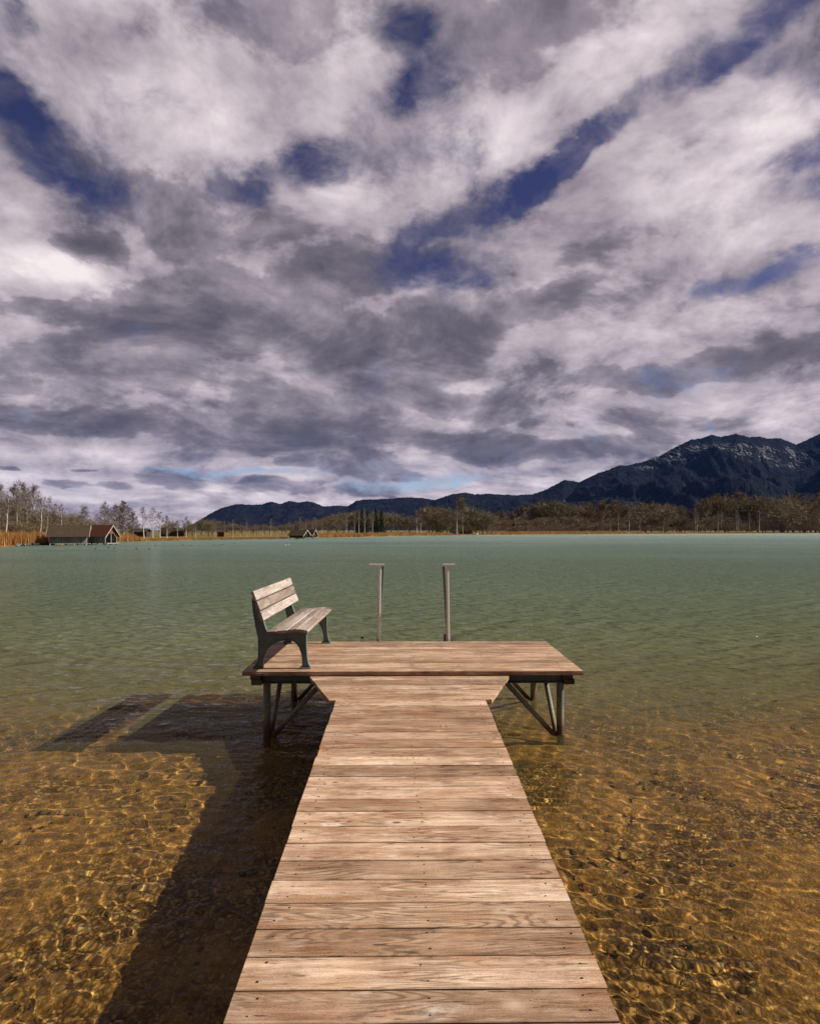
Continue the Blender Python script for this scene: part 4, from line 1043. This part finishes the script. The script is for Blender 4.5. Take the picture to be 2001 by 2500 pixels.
hut('shed', 'dark shed just left of the long dark shed', 'shed', 411, 60, 4.4, 3, 1.5, 1.3, M_DARKWOOD, M_DARKWOOD)
hut('shed', 'low dark shed behind the group of four birches', 'shed', 347, 55, 4.0, 3, 1.5, .9, M_DARKWOOD, M_DARKWOOD)
hut('cottage', 'dark low cottage right of the white caravan under the trees', 'cottage', 1136, 42, 6.5, 4, 1.9, 1.3, M_DARKWOOD, M_DARKWOOD)
# caravan
D = shore(1108) + 24; cv = empty('caravan', spot(1108, D, land_z(24)), R(4)); tag(cv, 'white caravan parked under the bare trees on the point', 'caravan')
mb = MB(); mb.prism([(-2.2, .35), (2.1, .35), (2.35, .8), (2.2, 1.7), (1.9, 1.95), (-1.9, 1.95), (-2.25, 1.6), (-2.4, .8)], 1.9, Matrix.Translation((0, .95, 0)) @ Matrix.Rotation(R(90), 4, 'X')); mb.build('body', M_WHITE, cv, bevel=.04)
for x in (-1.45, .1, 1.35):
    mb = MB(); mb.box(x - .3, x + .3, -.98, -.952, 1.05, 1.55); mb.build('window', M_GLASS, cv)
mb = MB(); mb.box(.55, .95, -.975, -.953, .45, 1.65); mb.build('door', M_POLE, cv)
mb = MB(); mb.tube([(0, -.97, .32), (0, -.72, .32)], .32, 14); mb.build('wheel', M_DARKWOOD, cv)
# rowing boats on the bank
def rowboat(label, px, back, Lb, rz):
    D = shore(px) + back; root = empty('rowing_boat', spot(px, D, land_z(max(back, 0)) + .02), rz); tag(root, label, 'boat', 'white rowing boats on the bank')
    mb = MB(); secs = []
    for i in range(11):
        t = i / 10; w = .62 * math.sin(math.pi * min(t * .62 + .30, 1)) ** .8 * (1 if t < .75 else max(1 - ((t - .75) / .25) ** 1.6, .03)); sheer = .48 + .25 * t * t; x = (t - .5) * Lb
        secs.append([(x, -w, sheer), (x, -w * .8, .16), (x, 0, .03 + .1 * t ** 3), (x, w * .8, .16), (x, w, sheer), (x, w * .86, sheer), (x, w * .66, .22), (x, 0, .12 + .1 * t ** 3), (x, -w * .66, .22), (x, -w * .86, sheer)])
    vs = [p for s in secs for p in s]; k = 10
    mb.add(vs, [(i * k + j, (i + 1) * k + j, (i + 1) * k + (j + 1) % k, i * k + (j + 1) % k) for i in range(10) for j in range(k)] + [tuple(range(k)), tuple(10 * k + j for j in range(k - 1, -1, -1))]); mb.build('hull', M_WHITE, root)
    for x in (-.2 * Lb, .1 * Lb):
        mb = MB(); mb.box(x - .12, x + .12, -.48, .48, .40, .44); mb.build('thwart', M_PALEBOARD, root)
rowboat('white rowing boat drawn up on the bank right of the caravan', 1159, .8, 3.4, R(6))
rowboat('small white boat lying on the reed edge of the right shore', 1530, .8, 2.6, R(-4))
# goals, lamp posts, marker post
def goal(label, px, back, w, h, mat):
    D = shore(px) + back; root = empty('football_goal', spot(px, D, land_z(back)), R(3)); tag(root, label, 'goal', 'football goals')
    mb = MB(); mb.tube([(-w / 2, 0, h), (w / 2, 0, h)], .09, 8); mb.build('crossbar', mat, root)
    for s in (-1, 1):
        mb = MB(); mb.tube([(s * w / 2, 0, -.1), (s * w / 2, 0, h + .02)], .09, 8); mb.build('post', mat, root)
        mb = MB(); mb.tube([(s * w / 2, .05, h), (s * w / 2, 1.4, 0)], .04, 6); mb.build('net_stay', mat, root)
goal('white goal on the lawn between the rowing boat and the lamp posts', 1205, 34, 3.2, 2.0, M_WHITE)
goal('grey goal behind the reeds right of the tall post', 1301, 40, 4.8, 2.2, M_POLE)
for i, px in enumerate((1257, 1266)):
    D = shore(px) + 30; root = empty('lamp_post', spot(px, D, land_z(30)), 0); tag(root, ['left one of two tall grey lamp posts with bent arms', 'right one of two tall grey lamp posts with bent arms'][i], 'lamp post', 'lamp posts')
    mb = MB(); mb.tube([(0, 0, -.2), (0, 0, 3.9), (.25, 0, 4.15), (1.0, 0, 4.2)], [.12, .10, .09, .07], 8); mb.build('pole', M_POLE, root)
    mb = MB(); mb.box(.85, 1.35, -.12, .12, 4.12, 4.24); mb.build('lamp_head', M_POLE, root)
D = shore(1289) + 6; root = empty('marker_post', spot(1289, D, .2), 0); tag(root, 'tall slim pale post standing in the reeds beside the grey goal', 'post')
mb = MB(); mb.tube([(0, 0, -.2), (0, 0, 6.2)], [.10, .06], 8); mb.build('shaft', M_PALEBOARD, root); mb = MB(); mb.box(-.16, .16, -.09, -.05, 5.0, 5.5); mb.build('board', M_REDBOARD, root)
# low boardwalk at the water's edge
bw = empty('boardwalk', spot(610, shore(610) - .6, 0)); tag(bw, 'low dark boardwalk along the waterline below the birch row', 'boardwalk')
mb = MB(); O = bw.location.copy(); pl = []
for i in range(24):
    pa, pb = 515 + i * 8.05, 515 + (i + .92) * 8.05
    A, B = spot(pa, shore(pa) - .7) - O, spot(pb, shore(pb) - .7) - O; A2, B2 = spot(pa, shore(pa) - 2.0) - O, spot(pb, shore(pb) - 2.0) - O
    mb.add([tuple(p + Vector((0, 0, z))) for z in (.25, .36) for p in (A, B, B2, A2)], [(3, 2, 1, 0), (4, 5, 6, 7), (0, 1, 5, 4), (1, 2, 6, 5), (2, 3, 7, 6), (3, 0, 4, 7)])
    if i % 3 == 0: pl.append(A2)
mb.build('walk_deck', M_DARKWOOD, bw)
for p in pl:
    q = MB(); q.tube([p + Vector((0, .1, -.9)), p + Vector((0, .1, .5))], .07, 7); q.build('pile', M_DARKWOOD, bw)
# mooring frame left of the grey boathouse
mf = empty('mooring_frame', spot(121, 96.5, 0)); tag(mf, 'small dark wooden mooring frame at the left corner of the grey boathouse', 'mooring frame')
for s in (-1, 1):
    q = MB(); q.tube([(s * .3, 0, -.8), (s * .3, 0, .95)], .05, 7); q.build('post', M_DARKWOOD, mf)
q = MB(); q.box(-.5, .5, -.04, .04, .90, .98); q.build('rail', M_DARKWOOD, mf)
# buoys
def buoy(label, px, py, r):
    D = CAM.z * F_PX / (py - 1294); mb = MB(); b = []
    for i in range(9):
        a = math.pi * i / 8; b.append((0, 0, r * .55 - math.cos(a) * r))
    mb.tube(b, [max(.01, r * math.sin(math.pi * i / 8)) for i in range(9)], 12); mb.tube([(0, 0, r * 1.5), (0, 0, r * 1.75)], r * .15, 8)
    o = mb.build('buoy', M_WHITE); o.location = spot(px, D, 0); tag(o, label, 'buoy', 'white mooring buoys')
buoy('white buoy floating left of the middle boathouse', 705.5, 1314.8, .26)
buoy('white buoy floating in front of the middle boathouse wall', 725.5, 1315.2, .24)
buoy('tiny white buoy near the shore below the small birches', 442, 1317.5, .14)
# ducks
M_DUCK = plain('dark_plumage', (.02, .018, .016), (.05, .042, .035), .7, 12)
M_GULL = plain('white_plumage', (.6, .6, .6), (.75, .75, .75), .7, 12)
def bird(name, mat):
    bm = bmesh.new(); P_ = [(-.24, .08, .01), (-.19, .075, .045), (-.08, .06, .095), (.04, .06, .105), (.13, .08, .08), (.165, .14, .045), (.175, .20, .036), (.195, .245, .045), (.235, .25, .03), (.275, .243, .012), (.30, .24, .004)]
    mb = MB(); mb.tube([(x, 0, z) for x, z, r in P_], [r for x, z, r in P_], 12); me = mb.build(name, mat); bm.free(); return me
duck_pts = [(233, 1340, 'duck'), (266, 1337.5, 'duck'), (280, 1338.5, 'duck'), (334, 1340, 'duck'), (365, 1341, 'duck'), (380, 1332.5, 'duck'), (446, 1331.5, 'duck'), (464.5, 1333, 'duck'), (522, 1331, 'duck'), (534, 1331, 'duck'), (543, 1330, 'duck'), (571, 1327.5, 'duck'), (697.5, 1331, 'gull'), (705, 1330.5, 'gull')]
src = {}
dl = ['leftmost dark duck swimming below the red boathouse', 'second dark duck from the left below the red boathouse', 'third dark duck, close right of the second', 'dark duck at left of the pair below the four birches', 'dark duck at right of the pair below the four birches', 'dark duck nearer the shore above the duck pair', 'dark duck left of the two under the small birches', 'dark duck right of the two under the small birches',
      'left duck of three close together under the birch row', 'middle duck of three close together under the birch row', 'right duck of three close together under the birch row', 'lone duck right of the three under the birch row', 'left one of two white gulls on the water before the middle boathouse', 'right one of two white gulls on the water before the middle boathouse']
for i, (px, py, k) in enumerate(duck_pts):
    D = CAM.z * F_PX / (py - 1294)
    if k not in src: src[k] = o = bird(k, M_DUCK if k == 'duck' else M_GULL)
    else: o = src[k].copy(); col.objects.link(o)
    o.location = spot(px, D, -.02); o.rotation_euler = (0, 0, tr.choice([0, 3.1, .5, 2.6]) + tr.uniform(-.3, .3)); o.scale = (.62,) * 3
    tag(o, dl[i], k, 'waterfowl on the lake')
# bank stones by the left reeds
rk = stones('bank_stones', 420, (0, 1, 0, 1), .10, .26, 8, lambda x, y: 0, W_TIMBER, .7)
mer = rk.data; co = np.zeros(len(mer.vertices) * 3, dtype=np.float32); mer.vertices.foreach_get('co', co); co = co.reshape(-1, len(iv), 3); rs = np.random.RandomState(4)
for i in range(len(co)):
    c0 = co[i].mean(0); px = rs.uniform(40, 128); p = spot(px, shore(px) + rs.uniform(-.9, .5), rs.uniform(-.02, .28)); co[i] += np.array(p) - np.array([c0[0], c0[1], 0])
mer.vertices.foreach_set('co', co.ravel()); mer.update()
mer.materials[0] = ramp_mat('bank_rock', [(0, (.03, .027, .024)), (.7, (.10, .09, .08)), (1, (.30, .28, .25))])
tag(rk, 'dark and pale bank stones between the left reeds and the water', 'stones', kind='stuff')

# ------------------------------------------------------------------ air
HZ = 1.25e-5
mb = MB(); mb.box(-9000, 9000, -300, 14500, -8, 1400)
m, g = new_mat('haze')
pv = g.n('ShaderNodeVolumePrincipled'); pv.inputs['Density'].default_value = HZ; pv.inputs['Color'].default_value = (.14, .34, 1.0, 1)
o_ = g.n('ShaderNodeOutputMaterial'); g.l(pv.outputs[0], o_.inputs['Volume'])
hz = mb.build('haze', m, attr=None); tag(hz, kind='stuff')
